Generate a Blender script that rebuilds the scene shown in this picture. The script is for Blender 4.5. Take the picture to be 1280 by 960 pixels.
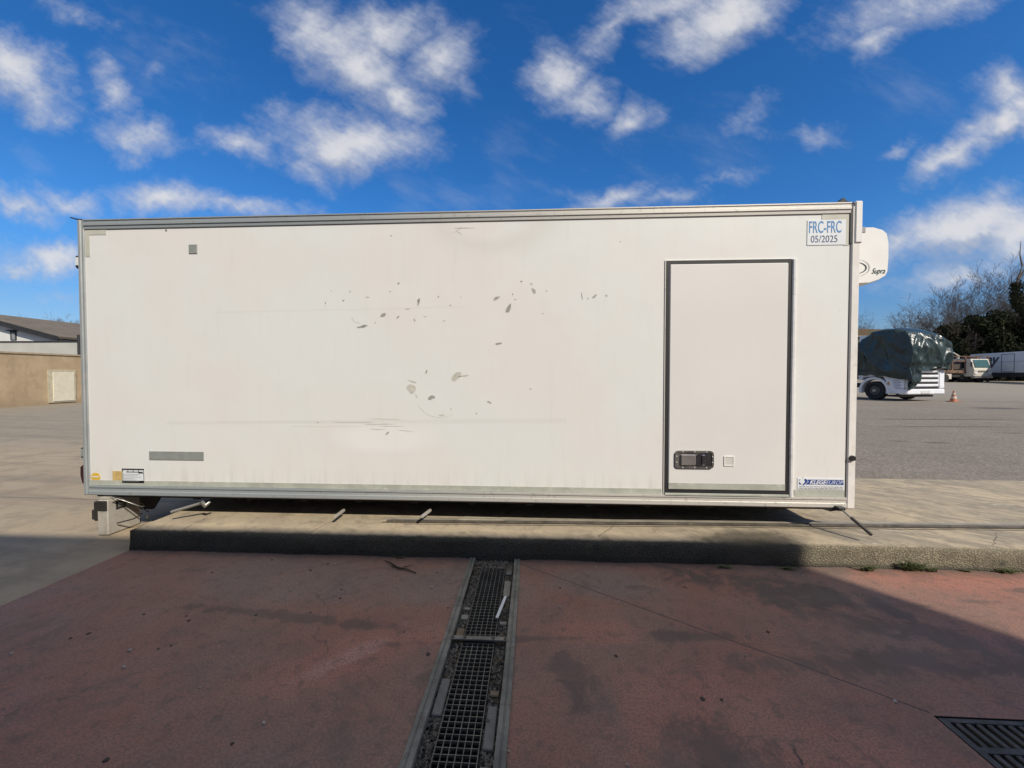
import bpy, math, random
from mathutils import Vector, Matrix, noise as mnoise
R = math.radians
random.seed(7)
for o in list(bpy.data.objects): bpy.data.objects.remove(o)
S = bpy.context.scene
COL = S.collection
# ------------------------------------------------------------------ camera
YAW, PITCH, F, H = .0533, -.0229, 485., 1.5
cam = bpy.data.cameras.new('camera'); co = bpy.data.objects.new('camera', cam); COL.objects.link(co)
co.location = (0, 0, H); co.rotation_euler = (math.pi/2+PITCH, 0, YAW)
cam.sensor_width = 36; cam.lens = 36*F/1280; cam.clip_end = 3000; cam.clip_start = .02
S.camera = co
S.render.resolution_x = 1024; S.render.resolution_y = 768
S.view_settings.view_transform = 'Standard'; S.view_settings.look = 'None'
S.view_settings.exposure = 0.22; S.view_settings.gamma = 1.0
# direction maths used to read real positions off the survey of the photograph
_f = Vector((-math.sin(YAW)*math.cos(PITCH), math.cos(YAW)*math.cos(PITCH), math.sin(PITCH)))
_r = Vector((math.cos(YAW), math.sin(YAW), 0)); _u = _r.cross(_f)
def ray(px, py): return _f + (px-640)/F*_r - (py-480)/F*_u
def atY(px, py, Y):
    d = ray(px, py); t = Y/d.y; return Vector((0, 0, H)) + d*t
def atZ(px, py, Z=0.):
    d = ray(px, py); t = (Z-H)/d.z; return Vector((0, 0, H)) + d*t
def atD(px, py, D):
    d = ray(px, py); return Vector((0, 0, H)) + d*D
# ------------------------------------------------------------------ node helpers
class NT:
    def __init__(s, tree): s.t = tree; s.n = tree.nodes; s.l = tree.links
    def new(s, typ, **kw):
        n = s.n.new(typ)
        for k, v in kw.items(): setattr(n, k, v)
        return n
    def put(s, sock, v):
        if hasattr(v, 'is_linked') or isinstance(v, bpy.types.NodeSocket): s.l.new(v, sock)
        elif v is not None:
            try: sock.default_value = v
            except Exception: sock.default_value = (*v, 1) if len(v) == 3 else v
    def m(s, op, a, b=None, c=None, clamp=False):
        n = s.new('ShaderNodeMath', operation=op); n.use_clamp = clamp
        s.put(n.inputs[0], a)
        if b is not None: s.put(n.inputs[1], b)
        if c is not None: s.put(n.inputs[2], c)
        return n.outputs[0]
    def v(s, op, a, b=None):
        n = s.new('ShaderNodeVectorMath', operation=op); s.put(n.inputs[0], a)
        if b is not None: s.put(n.inputs[1], b)
        return n.outputs['Value'] if op in ('LENGTH', 'DOT_PRODUCT', 'DISTANCE') else n.outputs[0]
    def mapping(s, vec, loc=(0,0,0), rot=(0,0,0), sc=(1,1,1)):
        if any(rot) and tuple(sc) != (1, 1, 1): vec = s.mapping(vec, (0,0,0), rot); rot = (0,0,0)   # turn first, then stretch
        n = s.new('ShaderNodeMapping'); s.put(n.inputs[0], vec)
        n.inputs['Location'].default_value = loc; n.inputs['Rotation'].default_value = rot; n.inputs['Scale'].default_value = sc
        return n.outputs[0]
    def noise(s, vec, scale=5, detail=4, rough=.55, dist=0., out=0):
        n = s.new('ShaderNodeTexNoise'); s.put(n.inputs['Vector'], vec)
        n.inputs['Scale'].default_value = scale; n.inputs['Detail'].default_value = detail
        n.inputs['Roughness'].default_value = rough; n.inputs['Distortion'].default_value = dist
        return n.outputs[out]
    def vor(s, vec, scale=5, feature='F1', rnd=1.):
        n = s.new('ShaderNodeTexVoronoi', feature=feature); s.put(n.inputs['Vector'], vec)
        n.inputs['Scale'].default_value = scale; n.inputs['Randomness'].default_value = rnd
        return n
    def mr(s, x, a, b, c=0., d=1., smooth=True):
        n = s.new('ShaderNodeMapRange'); n.interpolation_type = 'SMOOTHSTEP' if smooth else 'LINEAR'
        s.put(n.inputs[0], x)
        for i, q in zip((1, 2, 3, 4), (a, b, c, d)): n.inputs[i].default_value = q
        return n.outputs[0]
    def mix(s, fac, a, b, mode='MIX'):
        n = s.new('ShaderNodeMix', data_type='RGBA', blend_type=mode); s.put(n.inputs[0], fac)
        s.put(n.inputs[6], (*a, 1) if isinstance(a, tuple) and len(a) == 3 else a)
        s.put(n.inputs[7], (*b, 1) if isinstance(b, tuple) and len(b) == 3 else b)
        return n.outputs[2]
    def sep(s, vec):
        n = s.new('ShaderNodeSeparateXYZ'); s.put(n.inputs[0], vec); return n.outputs
    def comb(s, x, y, z=0.):
        n = s.new('ShaderNodeCombineXYZ')
        for i, q in enumerate((x, y, z)): s.put(n.inputs[i], q)
        return n.outputs[0]
def newmat(name):
    m = bpy.data.materials.new(name); m.use_nodes = True
    t = NT(m.node_tree); b = m.node_tree.nodes['Principled BSDF']
    return m, t, b
def bump(t, b, h, strength=.3, dist=.01):
    n = t.new('ShaderNodeBump'); n.inputs['Strength'].default_value = strength; n.inputs['Distance'].default_value = dist
    t.put(n.inputs['Height'], h); t.l.new(n.outputs[0], b.inputs['Normal'])
def mat(name, c, rough=.6, metal=0., var=.12, scale=6., c2=None, bmp=0., bs=60., spec=.5, coat=0., dirt=None):
    m, t, b = newmat(name)
    tc = t.new('ShaderNodeTexCoord').outputs['Object']
    f = t.mr(t.noise(tc, scale, 5, .6), .3, .7)
    c2 = c2 or tuple(max(0, x*(1-var*2)) for x in c)
    col = t.mix(f, c, c2)
    if dirt:
        d = t.mr(t.noise(tc, scale*3.1, 6, .7), .52, .75)
        col = t.mix(d, col, dirt)
    t.l.new(col, b.inputs['Base Color'])
    t.put(b.inputs['Roughness'], t.mr(t.noise(tc, scale*2, 4), .2, .8, max(.02, rough-.1), min(1, rough+.1)))
    b.inputs['Metallic'].default_value = metal; b.inputs['Specular IOR Level'].default_value = spec
    if coat: b.inputs['Coat Weight'].default_value = coat
    if bmp: bump(t, b, t.noise(tc, bs, 4, .6), bmp, .01)
    return m
# ------------------------------------------------------------------ sky and sun
SUN_AZ, SUN_EL = 40., 40.        # light travels 40 deg left of +Y
w = bpy.data.worlds.new('World'); S.world = w; w.use_nodes = True
T = NT(w.node_tree); bg = w.node_tree.nodes['Background']
sky = T.new('ShaderNodeTexSky', sky_type='NISHITA'); sky.sun_disc = False
sky.sun_elevation = R(SUN_EL); sky.sun_rotation = R(180-SUN_AZ); sky.altitude = 300
sky.air_density = 1.0; sky.dust_density = .6; sky.ozone_density = 2.2
SKY = .10
hs = T.new('ShaderNodeHueSaturation'); hs.inputs['Saturation'].default_value = 1.32; hs.inputs['Value'].default_value = .98
T.l.new(sky.outputs[0], hs.inputs['Color'])
skyc = T.mix(1., hs.outputs[0], (.68, 1.0, 1.25), 'MULTIPLY')
gen = T.new('ShaderNodeTexCoord').outputs['Generated']
sx, sy, sz = T.sep(gen)
ay = T.m('MAXIMUM', T.m('ABSOLUTE', sy), .05)
uv = T.comb(T.m('DIVIDE', sx, ay), T.m('DIVIDE', sz, ay), T.m('MULTIPLY', T.m('SIGN', sy), .5))
wn = T.noise(uv, 2.6, 5, .6, out=1); wn2 = T.noise(uv, 9., 4, .6, out=1)
def scl(vec, k):
    n = T.new('ShaderNodeVectorMath', operation='SCALE'); T.put(n.inputs[0], vec); n.inputs['Scale'].default_value = k; return n.outputs[0]
wrp = T.v('ADD', scl(T.v('SUBTRACT', wn, (.5, .5, .5)), .20), scl(T.v('SUBTRACT', wn2, (.5, .5, .5)), .07))
wv = T.v('ADD', uv, wrp)
CL = [ # px, py, rx, ry, tilt(deg, + = right end lower), weight
 (15,100,55,32,25,1.),(45,130,45,25,20,.7),(165,172,42,17,10,.85),(140,125,18,34,-25,.7),(190,100,16,12,40,.4),
 (300,180,48,16,12,.75),(440,172,78,30,10,1.05),(395,208,26,17,30,.6),
 (440,70,80,36,32,1.05),(370,40,40,22,40,.6),(500,115,50,22,35,.85),(470,35,60,26,5,.85),(560,62,38,34,20,.9),(590,90,14,24,-10,.5),
 (700,90,26,36,-25,.95),(735,128,26,20,30,.7),(790,150,28,16,-40,.65),(770,38,40,18,-20,.65),(830,10,70,22,-10,.8),(900,22,58,30,-25,1.),
 (1140,18,90,28,-15,.7),(1105,65,30,16,-15,.7),(1190,4,50,14,-15,.7),
 (1262,112,30,24,-10,.85),(1245,150,48,20,-28,1.05),(1190,192,40,18,-22,.95),(1275,130,30,30,0,.9),
 (1200,285,95,32,-8,1.15),(1270,300,60,40,0,1.),(1120,300,40,22,-20,.9),(1260,262,60,16,5,.8),
 (780,243,52,14,-12,.7),(850,245,38,12,-8,.55),(905,218,26,10,-10,.4),(745,240,30,10,0,.45),
 (215,255,55,18,8,.9),(300,262,60,11,5,.8),(90,250,46,13,8,.75),(25,258,45,14,12,.8),
 (60,318,58,17,3,.9),(15,335,35,10,0,.6),(75,365,50,12,0,.4),(920,150,24,14,-20,.45),(1010,170,40,8,10,.35),(1120,182,26,7,-12,.5),
 (1190,352,60,18,-8,.75),(1130,258,22,8,-15,.45),(1240,340,60,26,0,.6),(90,8,40,12,20,.45),(1100,360,30,10,0,.3)]
acc = None; acc2 = None
def blob(px, py, rx, ry, tl, wt, drop=0.):
    d = ray(px, py); u0, v0 = d.x/d.y, d.z/d.y
    d2 = ray(px+1, py); k = (d2.x/d2.y-u0)
    n = T.new('ShaderNodeMapping', vector_type='TEXTURE'); T.put(n.inputs[0], wv)
    n.inputs['Location'].default_value = (u0, v0-drop*k, .5); n.inputs['Rotation'].default_value = (0, 0, R(-tl)); n.inputs['Scale'].default_value = (rx*1.85*k, ry*1.85*k, 1000)
    return T.m('MULTIPLY_ADD', T.v('LENGTH', n.outputs[0]), -wt, wt)
for c_ in CL:
    e = blob(*c_); acc = e if acc is None else T.m('MAXIMUM', acc, e)
for c_ in CL:
    if c_[2]*c_[3]*c_[5] > 1000: e = blob(*c_, drop=c_[3]*.9); acc2 = e if acc2 is None else T.m('MAXIMUM', acc2, e)
fb = T.noise(T.v('ADD', T.mapping(uv, (3, 1, 0), (0, 0, R(-20)), (1, 1.7, 1)), scl(wrp, .7)), 5., 9, .58)
dens = T.m('ADD', acc, T.m('MULTIPLY', T.m('SUBTRACT', fb, .5), 1.05))
dens = T.m('ADD', dens, T.m('MULTIPLY', T.m('SUBTRACT', T.noise(T.mapping(uv, (1, 4, 0), (0, 0, R(30)), (1, 2.4, 1)), 17., 7, .65), .5), .55))
cov = T.mr(dens, .02, 1.0)
wisps = T.m('MULTIPLY', T.mr(T.noise(T.mapping(uv, (7, 2, 0), (0, 0, R(25)), (1, 2.6, 1)), 2.2, 8, .62), .52, .85), .32)
cov = T.m('MAXIMUM', cov, wisps)
hi = T.m('MAXIMUM', T.mr(T.m('DIVIDE', sz, ay), 1.15, 1.7), T.mr(sy, .03, -.1))     # extra cloud added out of view overhead and behind, to lift the shade fill
cov = T.m('MAXIMUM', cov, T.m('MULTIPLY', hi, T.mr(T.noise(gen, 3.2, 7, .6), .40, .56)))
cov = T.m('MULTIPLY', cov, T.mr(sz, -.02, .06))
ccol = T.mix(T.mr(T.m('ADD', dens, T.m('MULTIPLY', T.m('SUBTRACT', T.noise(uv, 14, 4), .5), .6)), .3, 1.1), (4.3, 4.6, 5.4), (6.3, 6.3, 6.5))
under = T.m('MULTIPLY', T.mr(T.m('SUBTRACT', acc2, acc), -.05, .5), T.mr(acc2, 0., .4))
ccol = T.mix(T.m('MULTIPLY', under, .6), ccol, (3.0, 3.35, 4.2))
skyc = T.mix(T.mr(sz, .30, .0), skyc, T.mix(1., skyc, (.90, .62, .62), 'MULTIPLY'))
lp = T.mix(T.m('MULTIPLY', cov, .93), skyc, ccol)
T.l.new(lp, bg.inputs['Color']); bg.inputs['Strength'].default_value = SKY
sun = bpy.data.lights.new('sun', 'SUN'); so = bpy.data.objects.new('sun', sun); COL.objects.link(so)
sun.energy = 4.1; sun.angle = R(.53); sun.color = (1, .93, .80)
so.location = (20, -25, 30)
trav = Vector((-math.sin(R(SUN_AZ))*math.cos(R(SUN_EL)), math.cos(R(SUN_AZ))*math.cos(R(SUN_EL)), -math.sin(R(SUN_EL))))
so.rotation_euler = trav.to_track_quat('-Z', 'Y').to_euler()
# ------------------------------------------------------------------ mesh helpers
ORG = {}
class MB:
    def __init__(s): s.v = []; s.f = []; s.sm = []
    def add(s, vs, fs, smooth=False):
        b = len(s.v); s.v += [Vector(p) for p in vs]; s.f += [tuple(i+b for i in f) for f in fs]; s.sm += [smooth]*len(fs); return s
    def box(s, a, b, bev=0.):
        x0, y0, z0 = (min(p, q) for p, q in zip(a, b)); x1, y1, z1 = (max(p, q) for p, q in zip(a, b))
        bev = min(bev, (x1-x0)/2.01, (y1-y0)/2.01, (z1-z0)/2.01)
        if bev <= 0:
            s.add([(x0,y0,z0),(x1,y0,z0),(x1,y1,z0),(x0,y1,z0),(x0,y0,z1),(x1,y0,z1),(x1,y1,z1),(x0,y1,z1)],
                  [(0,3,2,1),(4,5,6,7),(0,1,5,4),(1,2,6,5),(2,3,7,6),(3,0,4,7)]); return s
        vs = []; idx = {}
        for i, x in enumerate((x0, x1)):
            for j, y in enumerate((y0, y1)):
                for k, z in enumerate((z0, z1)):
                    sx_, sy_, sz_ = 1-2*i, 1-2*j, 1-2*k
                    idx[i,j,k,0] = len(vs); vs.append((x, y+sy_*bev, z+sz_*bev))
                    idx[i,j,k,1] = len(vs); vs.append((x+sx_*bev, y, z+sz_*bev))
                    idx[i,j,k,2] = len(vs); vs.append((x+sx_*bev, y+sy_*bev, z))
        fs = []
        g = lambda i,j,k,a: idx[i,j,k,a]
        fs += [(g(0,0,0,0),g(0,0,1,0),g(0,1,1,0),g(0,1,0,0)),(g(1,0,0,0),g(1,1,0,0),g(1,1,1,0),g(1,0,1,0)),
               (g(0,0,0,1),g(1,0,0,1),g(1,0,1,1),g(0,0,1,1)),(g(0,1,0,1),g(0,1,1,1),g(1,1,1,1),g(1,1,0,1)),
               (g(0,0,0,2),g(0,1,0,2),g(1,1,0,2),g(1,0,0,2)),(g(0,0,1,2),g(1,0,1,2),g(1,1,1,2),g(0,1,1,2))]
        for i in (0,1):
            for j in (0,1):
                fs.append((g(i,j,0,0),g(i,j,0,1),g(i,j,1,1),g(i,j,1,0)))
                fs.append((g(i,0,j,0),g(i,0,j,2),g(i,1,j,2),g(i,1,j,0)))
                fs.append((g(0,i,j,1),g(0,i,j,2),g(1,i,j,2),g(1,i,j,1)))
        for i in (0,1):
            for j in (0,1):
                for k in (0,1): fs.append((g(i,j,k,0),g(i,j,k,1),g(i,j,k,2)))
        s.add(vs, fs); return s
    def tube(s, pts, rad, n=8, cap=True, smooth=True):
        pts = [Vector(p) for p in pts]; rad = rad if isinstance(rad, (list, tuple)) else [rad]*len(pts)
        vs = []; fs = []; up = None
        for i, p in enumerate(pts):
            d = (pts[min(i+1, len(pts)-1)]-pts[max(i-1, 0)]).normalized()
            if up is None: up = d.orthogonal().normalized()
            up = (up-d*up.dot(d)); up = up.normalized() if up.length > 1e-5 else d.orthogonal().normalized()
            q = d.cross(up)
            for k in range(n):
                a = 2*math.pi*k/n; vs.append(p+(up*math.cos(a)+q*math.sin(a))*rad[i])
        for i in range(len(pts)-1):
            for k in range(n):
                fs.append((i*n+k, i*n+(k+1) % n, (i+1)*n+(k+1) % n, (i+1)*n+k))
        s.add(vs, fs, smooth)
        if cap: s.add([vs[k] for k in range(n)], [tuple(range(n))[::-1]]); s.add([vs[-n+k] for k in range(n)], [tuple(range(n))])
        return s
    def prism(s, poly, a, b, axis='y'):
        n = len(poly)
        mk = {'y': lambda p, t: (p[0], t, p[1]), 'x': lambda p, t: (t, p[0], p[1]), 'z': lambda p, t: (p[0], p[1], t)}[axis]
        vs = [mk(p, a) for p in poly]+[mk(p, b) for p in poly]
        fs = [tuple(range(n)), tuple(range(2*n-1, n-1, -1))]+[(i, (i+1) % n, n+(i+1) % n, n+i) for i in range(n)]
        s.add(vs, fs); return s
    def grid(s, fn, nu, nv, smooth=True, closeu=False):
        vs = [fn(i/nu, j/nv) for j in range(nv+1) for i in range(nu+1)]
        s.add(vs, [(j*(nu+1)+i, j*(nu+1)+i+1, (j+1)*(nu+1)+i+1, (j+1)*(nu+1)+i) for j in range(nv) for i in range(nu)], smooth); return s
    def build(s, name, m, parent=None, at=None, fix=False):
        off = ORG.get(parent.name, Vector()) if parent else Vector(at or (0, 0, 0))
        me = bpy.data.meshes.new(name); me.from_pydata([tuple(p-off) for p in s.v], [], s.f)
        me.polygons.foreach_set('use_smooth', s.sm); me.materials.append(m)
        if fix:
            import bmesh
            bm = bmesh.new(); bm.from_mesh(me); bmesh.ops.recalc_face_normals(bm, faces=bm.faces); bm.to_mesh(me); bm.free()
        me.update()
        o = bpy.data.objects.new(name, me); COL.objects.link(o)
        if parent: o.parent = parent
        else: o.location = off
        ORG[o.name] = off
        return o
def B(a, b, bev=0.): return MB().box(a, b, bev)
def tag(o, label=None, cat=None, group=None, kind=None):
    for k, v in (('label', label), ('category', cat), ('group', group), ('kind', kind)):
        if v: o[k] = v
    return o
def empty(name, loc=(0,0,0), label=None, cat=None, group=None):
    o = bpy.data.objects.new(name, None); COL.objects.link(o); o.location = loc; o.empty_display_size = .2
    ORG[o.name] = Vector(loc); return tag(o, label, cat, group)
def kids(o): return [c for c in bpy.data.objects if c.parent == o]
def dup(o, loc=None, rz=None, sc=None, label=None, parent=None, rx=None):
    c = o.copy(); COL.objects.link(c); c.parent = parent
    if loc is not None: c.location = loc
    if rz is not None: c.rotation_euler = (rx or 0, 0, rz)
    if sc is not None: c.scale = (sc, sc, sc)
    if label: c['label'] = label
    for ch in kids(o): dup(ch, parent=c)
    return c
def text(name, s, size, m, loc, parent=None, shear=0., sx=1., ex=.0, off=0., rot=None, align='LEFT', depth=.0006):
    cu = bpy.data.curves.new(name, 'FONT'); cu.body = s; cu.size = size; cu.shear = shear; cu.extrude = depth
    cu.offset = off; cu.align_x = align; cu.align_y = 'BOTTOM_BASELINE' if 'BOTTOM_BASELINE' in [i.identifier for i in cu.bl_rna.properties['align_y'].enum_items] else 'BOTTOM'
    to = bpy.data.objects.new(name+'_tmp', cu); COL.objects.link(to)
    bpy.context.view_layer.update()
    me = bpy.data.meshes.new_from_object(to.evaluated_get(bpy.context.evaluated_depsgraph_get()))
    bpy.data.objects.remove(to)
    M = Matrix.Translation(Vector(loc)-(ORG.get(parent.name, Vector()) if parent else Vector())) @ (rot or Matrix.Rotation(math.pi/2, 4, 'X')) @ Matrix.Diagonal((sx, 1, 1, 1))
    me.transform(M); me.materials.clear(); me.materials.append(m)
    o = bpy.data.objects.new(name, me); COL.objects.link(o); o.parent = parent
    ORG[o.name] = ORG.get(parent.name, Vector()) if parent else Vector()
    return o
# ------------------------------------------------------------------ ground materials
def ellmask(t, pos, cx, cy, rx, ry, rot, nz, amp=.5):
    mp = t.mapping(t.v('SUBTRACT', pos, (cx, cy, 0)), (0,0,0), (0, 0, -rot), (1/rx, 1/ry, 0))
    d = t.m('ADD', t.v('LENGTH', mp), t.m('MULTIPLY', t.m('SUBTRACT', nz, .5), amp*2))
    return t.mr(d, 1.1, .45)
def linemask(t, pos, p, q, wdt, nz, amp=.02):
    dx, dy = q[0]-p[0], q[1]-p[1]; L = math.hypot(dx, dy); nx, ny = -dy/L, dx/L
    s = t.m('SUBTRACT', t.v('DOT_PRODUCT', pos, (nx, ny, 0)), nx*p[0]+ny*p[1])
    s = t.m('ADD', s, t.m('MULTIPLY', t.m('SUBTRACT', nz, .5), amp))
    a = t.v('DOT_PRODUCT', pos, (dx/L, dy/L, 0)); a0 = (p[0]*dx+p[1]*dy)/L
    on = t.m('MULTIPLY', t.m('GREATER_THAN', a, a0), t.m('LESS_THAN', a, a0+L))
    return t.m('MULTIPLY', t.mr(t.m('ABSOLUTE', s), wdt, wdt*.4), on)
def posn(t): return t.new('ShaderNodeNewGeometry').outputs['Position']
def scl0(t, vec, k):
    n = t.new('ShaderNodeVectorMath', operation='SCALE'); t.put(n.inputs[0], vec); n.inputs['Scale'].default_value = k; return n.outputs[0]
# red paving
M_red, t, b = newmat('red_paving')
P = posn(t); n1 = t.noise(P, 1.1, 6, .6); n2 = t.noise(P, 3.2, 7, .65); n3 = t.noise(P, 260, 2, .5); n4 = t.noise(P, 40, 4, .6)
ns = t.noise(t.mapping(P, rot=(0, 0, R(25)), sc=(.6, 2.2, 1)), 1.6, 6, .62)
col = t.mix(t.mr(n1, .36, .64), (.30, .170, .122), (.37, .150, .095))
col = t.mix(t.m('MULTIPLY', t.mr(n2, .5, .75), .6), col, (.20, .150, .128))
col = t.mix(t.m('MULTIPLY', t.mr(ns, .55, .75), .5), col, (.34, .165, .115))
nq = t.noise(P, 4.5, 8, .75, .6)
red = ellmask(t, P, -.95, 2.0, .50, .20, .5, n2, .8)
for a in ((-.62, 2.14, .3, .1, .1), (.75, 1.75, .5, .3, .3), (.35, 2.25, .35, .12, 0), (1.15, 1.55, .4, .3, .3), (3.6, 3.0, 1.6, .25, 0)):
    red = t.m('MAXIMUM', red, ellmask(t, P, *a, n2, .9))
col = t.mix(t.m('MULTIPLY', red, .75), col, (.50, .19, .125))
pale = ellmask(t, P, -.98, 1.98, .26, .07, .8, nq, .8)
col = t.mix(t.m('MULTIPLY', pale, .75), col, (.58, .30, .23))
grey = ellmask(t, P, -1.7, 2.75, 1.2, .42, -.1, n1, .4)
for a in ((-.6, 2.7, .7, .3, 0), (.5, 2.8, .5, .25, 0)): grey = t.m('MAXIMUM', grey, ellmask(t, P, *a, n2, .4))
col = t.mix(t.m('MULTIPLY', grey, .6), col, (.27, .222, .185))
oil = ellmask(t, P, 1.75, 2.75, .8, .24, -.35, nq, 2.2)
for a in ((2.3, 2.35, .8, .14, -.3), (1.9, 2.1, .9, .12, .05), (2.6, 2.1, .6, .12, 0), (.9, 2.25, .35, .05, .05), (1.25, 2.85, .3, .06, 0), (-.2, 2.15, .5, .03, .1), (-1.5, 2.3, .9, .05, -.1), (.2, 1.9, .12, .2, 0), (.75, 1.6, .2, .16, 0), (-.4, 1.75, .16, .25, 0), (3.4, 2.85, .22, .05, 0), (3.0, 2.7, .15, .03, 0), (.75, 2.75, .16, .06, 0)):
    oil = t.m('MAXIMUM', oil, t.m('MULTIPLY', ellmask(t, P, *a, nq, 2.2), .75))
col = t.mix(t.m('MULTIPLY', oil, .88), col, (.070, .057, .045))
ck = linemask(t, P, (-.1, 3.05), (1.765, 1.79), .006, n2, .03)
ck = t.m('MAXIMUM', ck, linemask(t, P, (1.765, 1.53), (1.765, -2), .006, n2, .03))
ck = t.m('MAXIMUM', ck, linemask(t, P, (1.05, 1.6), (1.0, 1.2), .007, n4, .05))
col = t.mix(ck, col, (.04, .032, .03))
sp = t.mr(t.vor(P, 9.).outputs['Distance'], .045, .02)
sp = t.m('MAXIMUM', sp, t.mr(t.vor(t.v('ADD', P, (3.3, 1.7, 0)), 34.).outputs['Distance'], .11, .06))
lt = t.mr(t.vor(t.v('ADD', P, (1.3, 5.7, 0)), 27.).outputs['Distance'], .07, .04)
ve = t.vor(t.v('ADD', P, scl0(t, t.noise(P, 2.5, 5, .6, out=1), .5)), .85, 'DISTANCE_TO_EDGE')
hair = t.m('MULTIPLY', t.mr(ve.outputs['Distance'], .006, .0015), t.mr(n1, .5, .56))
col = t.mix(t.m('MULTIPLY', hair, .65), col, (.07, .05, .04))
col = t.mix(t.m('MULTIPLY', lt, .55), col, (.45, .36, .3))
col = t.mix(t.m('MULTIPLY', sp, .75), col, (.06, .05, .045))
n5 = t.noise(P, 95, 3, .6); n6 = t.noise(P, 14, 6, .7)
n7 = t.noise(P, 2.1, 8, .72, .8)
col = t.mix(t.m('MULTIPLY', t.mr(n7, .53, .66), .55), col, (.13, .095, .072))
col = t.mix(t.m('MULTIPLY', t.mr(n7, .47, .36), .45), col, (.40, .195, .13))
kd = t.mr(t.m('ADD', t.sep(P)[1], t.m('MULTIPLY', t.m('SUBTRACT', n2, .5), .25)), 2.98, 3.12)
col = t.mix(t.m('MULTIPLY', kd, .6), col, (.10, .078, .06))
col = t.mix(t.m('MULTIPLY', t.mr(n6, .5, .68), .6), col, (.12, .083, .06))
col = t.mix(t.m('MULTIPLY', t.mr(n5, .38, .64), .6), col, (.12, .08, .06))
col = t.mix(t.m('MULTIPLY', t.mr(n3, .3, .7), .45), col, (.13, .09, .075))
col = t.mix(t.m('MULTIPLY', t.mr(n3, .66, .8), .35), col, (.5, .38, .32))
t.l.new(col, b.inputs['Base Color'])
t.put(b.inputs['Roughness'], t.mr(n2, .3, .7, .62, .85))
bump(t, b, t.m('ADD', t.m('MULTIPLY', n3, .5), t.m('SUBTRACT', t.m('MULTIPLY', n4, .7), t.m('MULTIPLY', ck, 2.))), .5, .006)
# pad concrete
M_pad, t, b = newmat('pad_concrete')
P = posn(t); X, Y, Z = t.sep(P)
n1 = t.noise(P, 1.3, 6, .6); n2 = t.noise(P, 7, 7, .65); n3 = t.noise(P, 150, 3, .6)
st = t.noise(t.mapping(P, rot=(0, 0, R(38)), sc=(.9, 3.6, 1)), 1.5, 8, .72, 1.2)
col = t.mix(t.mr(n1, .35, .65), (.47, .375, .25), (.40, .325, .225))
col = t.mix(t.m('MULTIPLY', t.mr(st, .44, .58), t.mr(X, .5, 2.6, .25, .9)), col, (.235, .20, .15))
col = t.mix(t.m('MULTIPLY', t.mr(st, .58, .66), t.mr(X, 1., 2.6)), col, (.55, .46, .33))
nb_ = t.noise(P, 3.3, 8, .72, .7)
col = t.mix(t.m('MULTIPLY', t.mr(nb_, .5, .64), .5), col, (.24, .205, .15))
col = t.mix(t.m('MULTIPLY', t.mr(n2, .5, .68), .55), col, (.19, .155, .11))
cr = linemask(t, P, (.55, 3.2), (.72, 3.45), .006, n2, .1)
for (p, q) in (((2.2, 3.9), (2.62, 3.3)), ((2.75, 3.42), (2.95, 3.15)), ((-3.0, 3.1), (-3.05, 3.5)), ((-1.9, 3.1), (-1.8, 3.5)), ((3.6, 3.2), (3.9, 3.45))):
    cr = t.m('MAXIMUM', cr, linemask(t, P, p, q, .005, n2, .1))
col = t.mix(t.m('MULTIPLY', cr, .8), col, (.06, .05, .04))
# face of the kerb: rough aggregate with old moss and dirt, with the building's shade painted in dark up to its sunlit right end
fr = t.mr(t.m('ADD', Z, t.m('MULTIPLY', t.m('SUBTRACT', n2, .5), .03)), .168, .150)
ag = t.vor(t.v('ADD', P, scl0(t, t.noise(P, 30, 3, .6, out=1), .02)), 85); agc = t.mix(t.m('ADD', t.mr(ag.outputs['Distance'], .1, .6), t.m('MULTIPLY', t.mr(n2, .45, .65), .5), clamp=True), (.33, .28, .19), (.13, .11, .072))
shade_moss = t.m('ADD', t.m('MULTIPLY', t.mr(X, 1.7, 2.25, 1., .0), .85), t.mr(n2, .6, .75))  # building shade painted in on the left, patchy growth added by noise
shade_moss = t.m('MINIMUM', t.m('ADD', shade_moss, t.mr(Z, .05, .0)), 1.)
agc = t.mix(shade_moss, agc, t.mix(t.mr(n3, .4, .6), (.075, .068, .048), (.018, .018, .013)))
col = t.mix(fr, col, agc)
wet = ellmask(t, P, 1.78, 3.22, .50, .20, 0, n2, .6)
col = t.mix(t.m('MULTIPLY', wet, .85), col, (.055, .045, .03))
col = t.mix(t.m('MULTIPLY', t.mr(n3, .55, .75), .4), col, (.12, .10, .075))
t.l.new(col, b.inputs['Base Color']); b.inputs['Roughness'].default_value = .85
bump(t, b, t.m('ADD', t.m('ADD', n3, t.m('MULTIPLY', n2, 1.)), t.m('MULTIPLY', t.m('MULTIPLY', ag.outputs['Distance'], fr), -2.)), .6, .008)
# yard : concrete to the left, asphalt to the right
M_yard, t, b = newmat('yard_ground')
P = posn(t); X, Y, Z = t.sep(P)
n1 = t.noise(P, .35, 6, .6); n2 = t.noise(P, 2.2, 7, .65); n3 = t.noise(P, 90, 3, .65)
st = t.noise(t.mapping(P, rot=(0, 0, R(8)), sc=(.25, 2.6, 1)), .9, 7, .6)
conc = t.mix(t.mr(n1, .35, .65), (.38, .30, .20), (.33, .265, .185))
conc = t.mix(t.mr(Y, 5.5, 9.5), conc, t.mix(n1, (.29, .245, .18), (.25, .215, .16)))
conc = t.mix(t.m('MULTIPLY', t.mr(st, .47, .66), .55), conc, (.17, .14, .105))
conc = t.mix(t.m('MULTIPLY', t.mr(st, .60, .72), .4), conc, (.42, .36, .28))
conc = t.mix(t.m('MULTIPLY', t.mr(n2, .48, .66), .5), conc, (.19, .155, .115))
jt = linemask(t, P, (-40, 4.95), (-3.9, 4.35), .02, n2, .12)
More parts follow.
